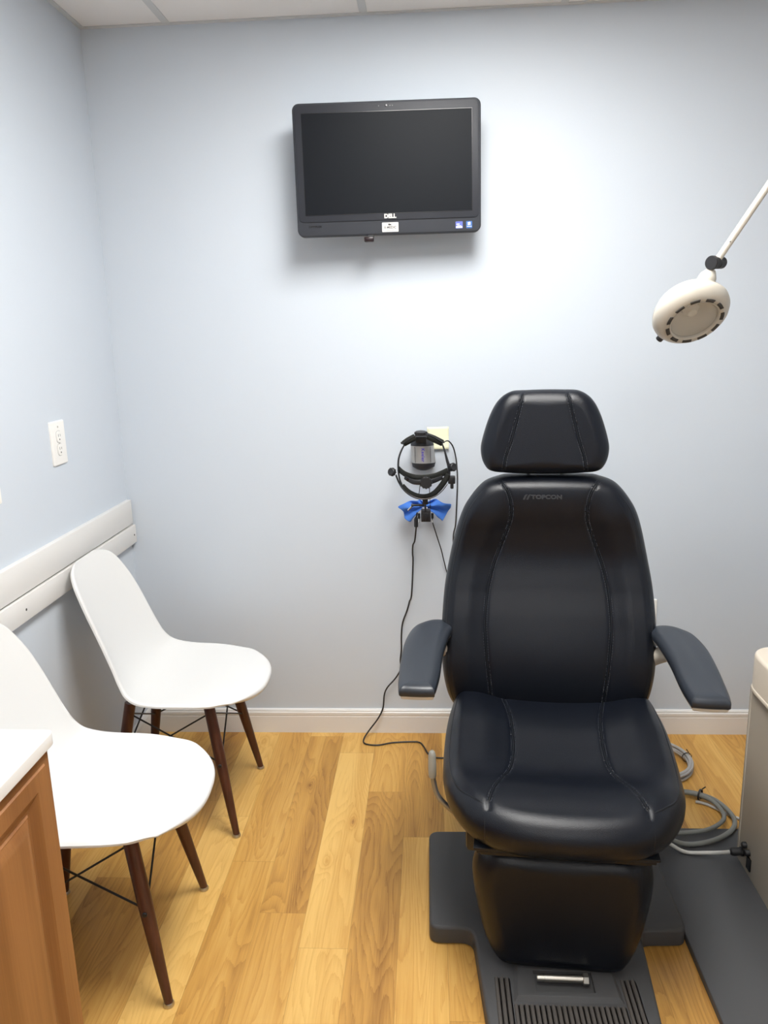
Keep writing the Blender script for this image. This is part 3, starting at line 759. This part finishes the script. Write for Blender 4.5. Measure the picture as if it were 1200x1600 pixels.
def mtext(txt, size, x, z, m, name, bold=0, sp=1, depth=.0024, ex=.0003, rot=0):
    t_ = text_mb(txt, size, ex, bold, sp)
    t_.v = [Vector((v.x * math.cos(rot) - v.y * math.sin(rot) + x, -depth - v.z, v.x * math.sin(rot) + v.y * math.cos(rot) + z)) for v in t_.v]
    return mb_m(t_, name, m)
mtext('DELL', .0165, .004, -.1385, 'logosilver', 'maker_logo', .0009, 1.0)
mtext('OPTIPLEX', .0080, -.230, -.163, 'blackgloss', 'model_lettering', .0003, 1.15, depth=.0004)
def sticker(x0, x1, z0, z1, m, name, d=.0008, r=.0015):
    mb = MB(); prism(mb, rrect(x0, x1, z0, z1, r, 3), -.0005, d, mp_m); return mb_m(mb, name, m)
s1 = sticker(-.0220, .0290, -.1845, -.1565, 'silver', 'asset_sticker')
mtext('E-MEDIC', .0098, .0035, -.1715, 'inkdark', 'sticker_text', .0002, 1.0, depth=.0010, ex=.0001)
mtext('solutions', .0055, .0035, -.1792, 'inkdark', 'sticker_text', 0, 1.15, depth=.0010, ex=.0001)
mb = MB(); tube(mb, [(-.002, -.0012, -.1635), (.000, -.0012, -.1622), (.004, -.0012, -.1628), (.0075, -.0012, -.1640)], [.0022, .0026, .0018, .0006], 8); mb_m(mb, 'sticker_emblem', 'inkdark')
sticker(.2065, .2285, -.1810, -.1605, 'stickerviolet', 'processor_sticker')
for a in ((.2080, .2270, -.1795, -.1745), (.2090, .2190, -.1700, -.1672), (.2115, .2240, -.1735, -.1722)):
    sticker(*a, 'stickerwhite', 'sticker_mark', .0012, .0008)
sticker(.2395, .2575, -.1810, -.1605, 'stickerblue', 'system_sticker')
for a in ((.2442, .2482, -.1720, -.1680), (.2487, .2527, -.1715, -.1675), (.2442, .2482, -.1672, -.1634), (.2487, .2527, -.1668, -.1629), (.2415, .2560, -.1765, -.1750)):
    sticker(*a, 'stickerwhite', 'sticker_mark', .0012, .0004)
mb = MB(); lathe(mb, [(.0035, 0), (.0035, .0008), (.0022, .0010)], (.0, -.0022, .1765), (0, -1, 0), 16); mb_m(mb, 'camera_lens', 'blackgloss')
for dx in (-.022, .012, .019): mb_m(lathe(MB(), [(.0011, 0), (.0011, .0006)], (dx, -.0022, .1765), (0, -1, 0), 10), 'microphone_hole', 'blackgloss')
mb = MB()
for k in range(5): box(mb, .2845, .2862, .010, .020, -.075 + k * .012, -.068 + k * .012)
mb_m(mb, 'side_button', 'monitor')
mb = MB(); box(mb, -.08, .08, .045, .075, -.08, .06); mb_m(mb, 'mount_plate', 'blackplastic', bevel=.003)
mb = MB(); box(mb, -.175, -.07, 2.63, YB - .0005, 1.90, 2.03); mb.build('wall_bracket', 'blackplastic', mon, bevel=.003)
rc = empty('receiver', (-.184, 2.585, 1.766)); tag(rc, 'small dark red-black receiver plugged in under the wall monitor', 'receiver')
mb = MB(); box(mb, -.065 - .014, -.065 + .016, -.004, .018, -.2115, -.197); mb.xf(MM); mb.build('receiver_body', mat('dark_red_plastic', (.012, .004, .006), .25, bump=.02), rc, bevel=.003, seg=3)
mb = MB(); box(mb, -.066, -.048, .002, .012, -.198, -.1905); mb.xf(MM); mb.build('connector', 'blackplastic', rc)

# ---------------------------------------------------------------- exam lamp
LP = empty('exam_lamp', (1.30, 1.75, .6415)); tag(LP, 'cream examination lamp with round head on a thin arm at upper right', 'lamp')
ax = Vector((0.128, -0.716, -0.686)).normalized()
hc = Vector((.6005, 1.905, 1.508))       # middle of the head
HR = .087
pf = [(.0001, -.040), (.030, -.0395), (.052, -.036), (.070, -.026), (.080, -.012), (.0842, -.004), (.0836, -.0034), (.0838, -.0028), (HR, .004), (HR * .985, .014), (.080, .024), (.072, .0315), (.064, .035), (.0625, .0352)]
mb = MB(); lathe(mb, pf + [(.0622, .030), (.056, .029)], hc, ax, 72, caps=False); hd = mb.build('lamp_head', 'lamp', LP, angle=40)
# vented ring between housing and lens
mb = MB(); lathe(mb, [(.0630, .0350), (.0570, .0345), (.0568, .0365), (.0540, .0352), (.0530, .034), (.0525, .020)], hc, ax, 72, caps=False); mb.build('lens_ring', 'lamp', hd, angle=40)
u_, w_, d_ = frame_of(ax); vent = MB()
for k in range(11):
    a0 = 2 * PI * k / 11 + .06; a1 = a0 + 2 * PI / 11 * .60; vs = []
    for i in range(7):
        a = a0 + (a1 - a0) * i / 6; e_ = u_ * math.cos(a) + w_ * math.sin(a)
        for r_ in (.0575, .0655): vs.append(hc + e_ * r_ + d_ * (.0350 if r_ < .06 else .0356))
    vent.add(vs, [(2 * i, 2 * i + 1, 2 * i + 3, 2 * i + 2) for i in range(6)])
ve = vent.build('vent_slot', 'outletdark', hd); md = ve.modifiers.new('t', 'SOLIDIFY'); md.thickness = .0015
rib = MB()
mb = MB(); lathe(mb, [(.0001, -.026), (.022, -.024), (.038, -.010), (.048, .010), (.052, .028)], hc, ax, 48, caps=False); mb.build('reflector', mat('lamp_reflector', (.88, .86, .82), .3, metal=.0, bump=.02), hd)
mb = MB(); lathe(mb, [(.0001, .0300), (.040, .0296), (.0525, .0290), (.0525, .0285), (.040, .0291), (.0001, .0295)], hc, ax, 48, caps=False); mb.build('lens', 'glass', hd)
mb = MB(); lathe(mb, [(.0001, .020), (.010, .018), (.019, .008), (.020, -.002), (.014, -.014), (.010, -.022)], hc + Vector((0, .0, .006)), ax, 28); mb.build('bulb', mat('bulb_frosted', (.85, .84, .82), .15, bump=.02), hd)
jn = Vector((.650, 1.900, 1.612))
nk = (jn - hc); nk = (nk - ax * nk.dot(ax)).normalized()
nd = (jn - hc).normalized(); neck0 = jn - nd * .062
mb = MB(); lathe(mb, [(.0165, -.020), (.0195, -.004), (.0200, .0), (.0200, .024), (.0185, .031), (.0130, .040), (.009, .046)], neck0, nd, 32); mb.build('neck', 'lamp', LP)
jax = Vector((-0.736, -0.676, -0.03)).normalized()
mb = MB(); lathe(mb, [(.0115, -.028), (.0135, -.026), (.0135, -.006), (.0115, -.005), (.0115, -.002), (.0135, -.001), (.0135, .006), (.0125, .009), (.0125, .011), (.0155, .012), (.0155, .019), (.0140, .021)], jn, jax, 36)
mb.build('joint_knob', 'blackplastic', LP, angle=25)
elbow = Vector((.7838 + .0, 1.80, 1.8619)); adir = (Vector((.752, 1.9, 1.7715)) - Vector((.659, 1.9, 1.6265))).normalized()
mb = MB(); tube(mb, [jn + adir * .008, jn + adir * .32], .0078, 20); arm_o = mb.build('arm', 'lamp', LP)
pe = jn + adir * .32
hp = jn + adir * .052 + Vector((-.002, -.0075, .0)); mb = MB(); lathe(mb, [(.0014, 0), (.0014, .0012)], hp, (0, -1, 0), 10); mb.build('set_screw', 'outletdark', arm_o)
mb = MB(); lathe(mb, [(.014, -.02), (.014, .02)], pe, (0, 1, 0), 24); tube(mb, [pe, (1.30, 1.75, 1.93)], .010, 16); tube(mb, [(1.30, 1.75, .66), (1.30, 1.75, 1.96)], .016, 20)
lathe(mb, [(.05, 0), (.05, .02), (.03, .03)], (1.30, 1.75, .6415), (0, 0, 1), 32)
mb.build('stand_pole', 'lamp', LP)
kd = (ax.cross(nk)).normalized(); kb = hc - nk * .082 + ax * .004
mb = MB(); lathe(mb, [(.006, -.006), (.006, .004), (.0085, .005), (.0085, .013), (.007, .015)], kb, -nk + Vector((0, 0, -.2)), 18); mb.build('switch_knob', 'blackplastic', LP)

# ---------------------------------------------------------------- console cabinet, its floor plate
fp = rounded([(.6085, 2.105), (.609, .95), (1.75, .95), (1.75, 2.105)], .02)
mb = MB(); prism(mb, fp, .001, .020, XY, rnd=.003)
tag(mb.build('stand_plate', 'plate'), 'dark grey steel floor plate beside the exam chair base', 'floor plate')
cs = empty('console', (1.15, 1.65, .02)); tag(cs, 'beige instrument console with rounded cream top at the right edge', 'console')
mb = MB(); prism(mb, rounded([(.842, 1.990), (.842, 1.30), (1.45, 1.30), (1.45, 1.990)], [.012, .02, .02, .02]), .021, .535, XY); body = mb.build('body', 'console', cs, angle=30)
capb = rounded([(.829, 2.008), (.829, 1.286), (1.464, 1.286), (1.464, 2.008)], [.085, .06, .06, .06], 10)
mb = MB(); prism(mb, capb, .5365, .549, XY, rnd=.004, rnd_lo=.003); mb.build('cap_rim', 'consolecap', cs)
mb = MB(); prism(mb, offset_poly(capb, .002), .5485, .640, XY, rnd=.010, seg=6); mb.build('cap', 'consolecap', cs)
mb = MB(); box(mb, .8405, .843, 1.968, 1.972, .03, .53); mb.build('panel_seam', 'beige', body)
pn = MB()
def knob(yc, zc, r, l, name='connector_knob'):
    mb = MB(); lathe(mb, [(r, 0), (r, l * .8), (r * .8, l), (.0001, l)], (.8425, yc, zc), (-1, 0, 0), 20); return mb.build(name, 'blackplastic', cs)
knob(1.925, .094, .0085, .012); knob(1.902, .087, .0085, .012)
mb = MB(); box(mb, .838, .8425, 1.884, 1.908, .040, .076); mb.build('power_inlet', 'blackgloss', cs, bevel=.001)
# ---------------------------------------------------------------- cables behind the chair
mb = MB(); tube(mb, [(.812, 1.940, .062), (.795, 1.95, .052), (.76, 1.972, .034), (.70, 1.985, .027), (.64, 1.99, .058), (.57, 1.99, .058), (.50, 1.95, .058)], .0052, 12, 6)
wc = mb.build('power_cable', 'cable_w'); tag(wc, 'white power cable plugged into the console with a black connector', 'cable')
mb = MB(); lathe(mb, [(.0065, 0), (.0105, .004), (.0115, .010), (.0110, .026), (.0125, .028), (.0125, .034)], (.8065, 1.940, .0625), (1, -.10, .1), 16); mb.build('plug', 'blackplastic', wc)['label'] = 'black plug'
mb = MB()
def coil(mb, cx, cy, rx, ry, r, turns, z0, ph=0, jit=.006, tail=None):
    pts = []
    for i in range(turns * 16 + 1):
        a = ph + 2 * PI * i / 16; k = i / 16
        pts.append((cx + (rx + jit * math.sin(k * 2.1)) * math.cos(a) , cy + (ry + jit * math.cos(k * 1.7)) * math.sin(a), z0 + r * 1.0 + (i % 16 > 3) * 0 + k * r * 1.15))
    if tail: pts += tail
    tube(mb, pts, r, 10, 4)
coil(mb, .762, 2.485, .108, .115, .0050, 5, .0, 2.2)
c1 = mb.build('cable_coil', 'cable_l'); tag(c1, 'coiled light grey cable on the floor behind the exam chair', 'cable')
mb = MB(); lathe(mb, [(.0165, -.002), (.0175, -.002), (.0175, .002), (.0165, .002)], (.868, 2.500, .022), (-.15, 1, 0), 18, caps=False); tube(mb, [(.880, 2.505, .03), (.868, 2.508, .048)], .0015, 6); mb.build('cable_tie', 'blackplastic', c1)
mb = MB()
tube(mb, [(.60, 2.30, .009), (.70, 2.325, .009), (.80, 2.312, .010), (.845, 2.292, .012), (.880, 2.250, .018), (.898, 2.19, .020), (.893, 2.13, .026), (.860, 2.076, .030), (.79, 2.03, .030), (.71, 2.015, .030), (.63, 2.02, .056), (.55, 2.01, .060)], .0070, 12, 6)
tube(mb, [(.60, 2.27, .009), (.70, 2.30, .012), (.79, 2.293, .018), (.835, 2.276, .020), (.868, 2.236, .022), (.876, 2.175, .022), (.850, 2.12, .030), (.79, 2.077, .032), (.71, 2.062, .032), (.63, 2.06, .032), (.57, 2.07, .020)], .0065, 12, 6)
hz_ = mb.build('hose_loop', 'cable_g'); tag(hz_, 'thick dark grey hoses looped on the floor towards the console', 'hose')
mb = MB(); lathe(mb, [(.0165, -.003), (.018, -.003), (.018, .003), (.0165, .003)], (.842, 2.283, .017), (.8, -.6, 0), 18, caps=False); tube(mb, [(.85, 2.29, .032), (.862, 2.296, .036)], .002, 6); mb.build('hose_tie', 'blackplastic', hz_)
mb = MB(); tube(mb, [(.822, 2.262, .0055), (.845, 2.252, .0055), (.868, 2.232, .0055), (.890, 2.205, .0055), (.93, 2.17, .0055), (.98, 2.135, .010), (1.05, 2.10, .026)], .0045, 10, 6)
tag(mb.build('thin_cable', 'cable_l'), 'thin grey cable crossing under the hose loop to the console', 'cable')

# ---------------------------------------------------------------- head loupe hanging on the wall
cu_ = empty('charging_unit', (-.027, 2.66, 1.02)); tag(cu_, 'silver and charcoal charging unit mounted on the wall inside the headset', 'charger')
def ell(cx, cz, rx, ry, yc, n=36): return [Vector((cx + rx * math.cos(2 * PI * k / n), yc + ry * math.sin(2 * PI * k / n), cz)) for k in range(n)]
mb = MB(); loft(mb, [ell(-.0255, 1.037, .0410, .030, 2.675), ell(-.0275, 1.065, .0405, .030, 2.675), ell(-.0295, 1.0965, .0395, .029, 2.675)]); bd = mb.build('silver_shell', 'silverbody', cu_, angle=40)
mb = MB(); loft(mb, [ell(-.0265, 1.010, .014, .014, 2.678), ell(-.0265, 1.0135, .024, .022, 2.677), ell(-.026, 1.022, .038, .029, 2.676), ell(-.0255, 1.0372, .0412, .0305, 2.675)]); mb.build('lower_cap', 'darkplastic', cu_, angle=40)
mb = MB(); loft(mb, [ell(-.0295, 1.0963, .0398, .0295, 2.675), ell(-.030, 1.106, .0390, .029, 2.675), ell(-.030, 1.118, .028, .024, 2.677), ell(-.031, 1.138, .022, .020, 2.679)]); mb.build('upper_cap', 'darkplastic', cu_, angle=40)
mb = MB(); box(mb, -.052, -.0145, 2.628, 2.66, 1.111, 1.131); mb.build('front_block', 'darkplastic', cu_, bevel=.002)
for sx in (-.0545, -.0020): tube(MB(), [(sx - .0005, 2.650, 1.094), (sx + .001, 2.649, 1.040)], .0009, 6).build('shell_groove', 'darkplastic', bd)
tx_ = text_mb('Keeler', .0150, .0002, .0004, 1.15); mb = MB(); mb.add([Vector((-.0275 + v.y + .0012 * 0, 2.6445 - v.z, 1.0665 - v.x)) for v in tx_.v], tx_.f); mb.build('lettering', 'purple', bd)['label'] = 'purple lettering running down the shell'

HB = empty('headset', (-.027, 2.58, .97)); tag(HB, 'black binocular headset with padded bands hanging on the wall', 'headset')
mb = MB(); lathe(mb, [(.0195, -.005), (.0200, -.004), (.0200, .004), (.0180, .0055), (.0001, .0055)], (-.033, 2.612, 1.146), (.02, -.10, 1), 14)
for k in range(14):
    a = 2 * PI * k / 14; tube(mb, [(-.033 + .0198 * math.cos(a), 2.612 + .0198 * math.sin(a), 1.142), (-.033 + .0198 * math.cos(a), 2.612 + .0198 * math.sin(a), 1.150)], .0022, 6)
mb.build('crown_knob', 'blackplastic', HB, angle=25)
for nm, pts in (('left', [(-.0905, 2.61, 1.1120), (-.074, 2.605, 1.1225), (-.0515, 2.605, 1.1345)]), ('right', [(-.012, 2.605, 1.1365), (.0105, 2.605, 1.1265), (.0385, 2.61, 1.1115)])):
    mb = MB(); tube(mb, pts, [.0105, .0118, .0112], 16, 6); mb.build('crown_pad', 'foam', HB)
mb = MB(); tube(mb, [(-.095, 2.60, 1.112), (-.060, 2.60, 1.135), (-.033, 2.605, 1.141), (-.006, 2.60, 1.142), (.042, 2.60, 1.115)], .004, 10, 6, flat=(2.0, .45), up=(0, 1, 0)); mb.build('crown_strap', 'blackplastic', HB)
mb = MB(); tube(mb, [(-.1005, 2.61, 1.1135), (-.093, 2.61, 1.1155)], .0038, 12); mb.build('strap_end', 'blackplastic', HB)
lb = [(-.0885, 1.109), (-.099, 1.090), (-.1069, 1.0686), (-.1096, 1.0469), (-.109, 1.0207), (-.1052, .9966), (-.097, .9767)]
mb = MB(); tube(mb, [(a, 2.60 - .03 * i / 6, b) for i, (a, b) in enumerate(lb)], [.0026, .0030, .0034, .0034, .0030, .0030, .0026], 10, 6, flat=(3.0, 1), up=(0, 1, 0)); mb.build('side_strap', 'blackplastic', HB)
rb = [(.0368, 1.1135), (.0461, 1.0854), (.0533, 1.0573), (.0585, 1.0355), (.0583, 1.0094), (.0518, .9921)]
mb = MB(); tube(mb, [(a, 2.60 - .03 * i / 5, b) for i, (a, b) in enumerate(rb)], [.0022, .0034, .0050, .0056, .0055, .005], 10, 6, flat=(2.0, 1), up=(0, 1, 0)); mb.build('side_strap', 'blackplastic', HB)
mb = MB(); tube(mb, [(-.109, 2.585, 1.0305), (-.086, 2.55, 1.0190), (-.0545, 2.53, 1.0120), (-.0186, 2.525, 1.0115), (.0132, 2.53, 1.0150), (.053, 2.56, 1.0245)], [.0115, .0100, .0092, .0092, .0100, .0120], 12, 6, flat=(1, .35), up=(0, 0, 1)); mb.build('brow_band', 'foam', HB)
mb = MB(); tube(mb, [(-.0875, 2.545, 1.0085), (-.0607, 2.522, .9985), (-.0292, 2.515, .9970), (.0023, 2.518, .9995), (.0370, 2.54, 1.0080)], [.0070, .0085, .0085, .0085, .0070], 12, 6, flat=(1, .3), up=(0, 0, 1)); mb.build('adjusting_band', 'blackplastic', HB)
mb = MB(); lathe(mb, [(.0045, 0), (.0055, .002), (.0055, .005)], (-.0765, 2.534, 1.0035), (-.2, -1, 0), 16); mb.build('rivet', 'blackgloss', HB)
mb = MB(); lathe(mb, [(.0165, 0), (.0195, .003), (.0195, .011), (.0165, .014), (.0001, .014)], (-.0170, 2.512, .9980), (0, -1, 0), 24)
for k in range(12):
    a = 2 * PI * k / 12; tube(mb, [(-.0170 + .0188 * math.cos(a), 2.511, .998 + .0188 * math.sin(a)), (-.0170 + .0188 * math.cos(a), 2.498, .998 + .0188 * math.sin(a))], .0022, 6)
mb.build('tightening_knob', 'blackplastic', HB, angle=25)
def side_knob(c, d):
    mb = MB(); c = Vector(c); d = Vector(d).normalized(); lathe(mb, [(.0095, 0), (.0130, .002), (.0130, .013), (.0110, .015), (.0001, .013)], c, d, 24)
    u, w, _ = frame_of(d)
    for k in range(9):
        a = 2 * PI * k / 9; e_ = (u * math.cos(a) + w * math.sin(a)) * .0125; tube(mb, [c + e_ + d * .002, c + e_ + d * .011], .0024, 6)
    mb.build('side_knob', 'blackplastic', HB, angle=25)
side_knob((-.126, 2.565, 1.0235), (-.55, -.8, .25)); side_knob((.0675, 2.565, 1.0365), (.55, -.75, .2))
rg = [(-.0953, .9799), (-.0787, .9602), (-.0577, .9469), (-.0344, .9405), (-.011, .9419), (.0103, .9525), (.0295, .9716), (.0444, .9929), (.0560, 1.0140)]
mb = MB(); tube(mb, [(a, 2.55, b + .002) for a, b in rg], [.0065, .0080, .0086, .0086, .0088, .0092, .0098, .0098, .0085], 14, 6); mb.build('padded_band', 'foam', HB)
og = [(-.1174, 1.0165), (-.1094, .995), (-.0972, .9733), (-.0785, .9536), (-.0555, .9403), (-.0302, .9345), (-.0048, .9375), (.0186, .9479), (.0377, .9649), (.0525, .984)]
mb = MB(); tube(mb, [(a, 2.540, b) for a, b in og], .0012, 8, 6); tube(mb, [(a * 1.0 + .0026, 2.541, b + .0036) for a, b in og[:5]], .0010, 8, 6); mb.build('wire_guide', 'blackplastic', HB)
mb = MB(); tube(mb, [(a + .0013, 2.5425, b + .0018) for a, b in og], .0013, 8, 6); mb.build('metal_arm', 'chrome', HB)['label'] = 'bright metal arm along the band'
mb = MB(); box(mb, .055, .079, 2.55, 2.575, .983, 1.008); box(mb, .0625, .0735, 2.553, 2.57, .966, .985); mb.build('power_module', 'blackplastic', HB, bevel=.003)
for a, b in (((-.0365, .984), (-.0425, .9385)), ((-.0064, .980), (-.0064, .940))):
    mb = MB(); tube(mb, [(a[0], 2.585, a[1]), (b[0], 2.58, b[1])], .0013, 8); mb.build('support_wire', 'blackplastic', HB)
mb = MB(); box(mb, -.0300, -.0120, 2.545, 2.560, .916, .940); box(mb, -.0245, -.0175, 2.548, 2.563, .888, .920); mb.build('optic_stem', 'blackplastic', HB, bevel=.001)
mb = MB(); box(mb, -.0060, -.0040, 2.545, 2.552, .896, .940); mb.build('guide_rod', 'blackplastic', HB)
mb = MB(); box(mb, -.0353, -.0035, 2.548, 2.585, .856, .894)
for k in range(4): box(mb, -.030 + k * .007, -.027 + k * .007, 2.546, 2.549, .860, .886)
mb.build('optic_block', 'blackplastic', HB, bevel=.002)
mb = MB(); tube(mb, [(-.0250, 2.556, .9120), (-.0640, 2.552, .9130)], .0040, 12); lathe(mb, [(.005, 0), (.005, .008)], (-.0600, 2.552, .9130), (-1, 0, 0), 14); mb.build('mirror_arm', 'blackplastic', HB)
mb = MB(); tube(mb, [(-.0650, 2.552, .9100), (-.0795, 2.549, .8955)], .0022, 10, flat=(1, 1.4)); mb.build('mirror', 'chrome', HB)['label'] = 'bright little mirror rod'
for sx, z0 in ((-.0430, .868), (.0025, .868)):
    mb = MB(); tube(mb, [(sx, 2.565, z0 + .014), (sx, 2.565, z0 - .004)], .0042, 12); ey = mb.build('eyepiece', 'blackplastic', HB)
    mb = MB(); tube(mb, [(sx, 2.565, z0 - .003), (sx + .0005, 2.565, z0 - .018)], .0019, 10); mb.build('eyepiece_pin', 'chrome', ey)

# blue cloth: two folded wings under the headset
CL = empty('cleaning_cloth', (-.027, 2.66, .87)); tag(CL, 'bright blue microfibre cloth bunched behind the headset optics', 'cloth')
def wing(outl, c, nm, seed):
    rnd = random.Random(seed); o2 = spline([(a, b, 0) for a, b in outl], 4, True); n = len(o2); mb = MB(); vs = []; fs = []; R = 14
    C_ = Vector((c[0], c[1], 0))
    for k in range(R):
        s = 1 - k / R
        for i, p in enumerate(o2):
            q = C_ + (p - C_) * s; ang = math.atan2(q.y - C_.y, q.x - C_.x)
            rel = (q - Vector((-.027, .885, 0))); an2 = math.atan2(rel.y, rel.x if abs(rel.x) > 1e-4 else 1e-4)
            y = 2.668 + .009 * math.sin(an2 * 9 + seed) - .012 * min(rel.length / .09, 1) + .002 * math.sin(q.x * 190 + seed) * math.cos(q.y * 150)
            vs.append((q.x, y, q.y))
    m = len(vs); rel = C_ - Vector((-.027, .885, 0)); vs.append((C_.x, 2.668 + .009 * math.sin(math.atan2(rel.y, rel.x) * 9 + seed) - .012 * min(rel.length / .09, 1), C_.y))
    for k in range(R - 1):
        for i in range(n): fs.append((k * n + i, k * n + (i + 1) % n, (k + 1) * n + (i + 1) % n, (k + 1) * n + i))
    for i in range(n): fs.append(((R - 1) * n + i, (R - 1) * n + (i + 1) % n, m))
    mb.add(vs, fs); o = mb.build('cloth_wing', 'cloth', CL, angle=80); md = o.modifiers.new('t', 'SOLIDIFY'); md.thickness = .0022
wing([(-.115, .888), (-.1135, .8835), (-.106, .877), (-.0985, .8665), (-.0964, .8560), (-.0945, .8430), (-.083, .8360), (-.0733, .8322), (-.0660, .8420), (-.0520, .8590), (-.034, .879), (-.022, .8965), (-.030, .9035), (-.055, .9050), (-.080, .9005), (-.098, .8945)], (-.067, .875), 'l', 1)
wing([(-.0136, .8986), (.005, .9060), (.0185, .9073), (.030, .9010), (.0417, .8968), (.055, .8955), (.0665, .8941), (.0665, .8860), (.0640, .8770), (.0525, .8588), (.042, .842), (.0367, .8355), (.030, .8405), (.0211, .8460), (.0101, .8590), (-.006, .872), (-.014, .880)], (.025, .875), 'r', 4)
mb = MB(); tube(mb, [(-.045, 2.668, .889), (-.027, 2.665, .886), (-.004, 2.668, .889)], [.012, .009, .012], 14, 5, flat=(1, .6)); mb.build('cloth_knot', 'cloth', CL)

# cords
mb = MB(); tube(mb, [(-.0545, 2.655, .818), (-.0550, 2.66, .8074), (-.0607, 2.672, .7588), (-.0680, 2.684, .7379), (-.0700, 2.70, .7027), (-.0690, 2.702, .67), (-.0762, 2.702, .55), (-.085, 2.702, .52), (-.0936, 2.70, .489), (-.111, 2.70, .4398), (-.1165, 2.70, .385), (-.117, 2.70, .34), (-.122, 2.70, .295), (-.121, 2.695, .262), (-.142, 2.69, .226), (-.171, 2.685, .193), (-.184, 2.685, .163), (-.190, 2.68, .112), (-.210, 2.675, .070), (-.243, 2.665, .028), (-.262, 2.640, .006), (-.254, 2.610, .004), (-.208, 2.600, .004), (-.157, 2.618, .004), (-.092, 2.626, .004), (-.056, 2.622, .004), (-.039, 2.592, .004), (-.022, 2.540, .004), (.004, 2.517, .004), (.06, 2.520, .004), (.15, 2.56, .004), (.25, 2.62, .004)], .0028, 10, 8)
cd = mb.build('hanging_cable', 'cord'); tag(cd, 'long black cord hanging from the headset and curling onto the floor', 'cord')
mb = MB(); lathe(mb, [(.0040, 0), (.0072, .003), (.0074, .028), (.0060, .033), (.0040, .037)], (-.0548, 2.655, .8110), (.02, -.02, 1), 18); tube(mb, [(-.0535, 2.653, .846), (-.050, 2.64, .866)], .003, 10); mb.build('inline_plug', 'blackplastic', cd)
mb = MB(); tube(mb, [(.0030, 2.60, .850), (.0035, 2.64, .829), (.0222, 2.67, .7580), (.033, 2.68, .718), (.0416, 2.69, .677), (.058, 2.70, .61), (.10, 2.70, .48), (.16, 2.695, .33), (.22, 2.69, .12)], .0020, 8, 8)
tag(mb.build('hanging_cable', 'cord'), 'thin black cord running from the headset optics behind the chair', 'cord')
mb = MB(); tube(mb, [(.0440, 2.618, 1.1120), (.0465, 2.635, 1.1126), (.0605, 2.66, 1.1105), (.0760, 2.68, 1.0875), (.0860, 2.69, 1.047), (.0895, 2.69, 1.0095), (.0910, 2.69, .9735), (.0890, 2.69, .9060), (.0840, 2.69, .8140), (.0750, 2.69, .7560), (.085, 2.69, .6), (.12, 2.69, .4)], .0024, 8, 8)
tag(mb.build('hanging_cable', 'cord'), 'black cord arching from the crown strap down behind the chair', 'cord')
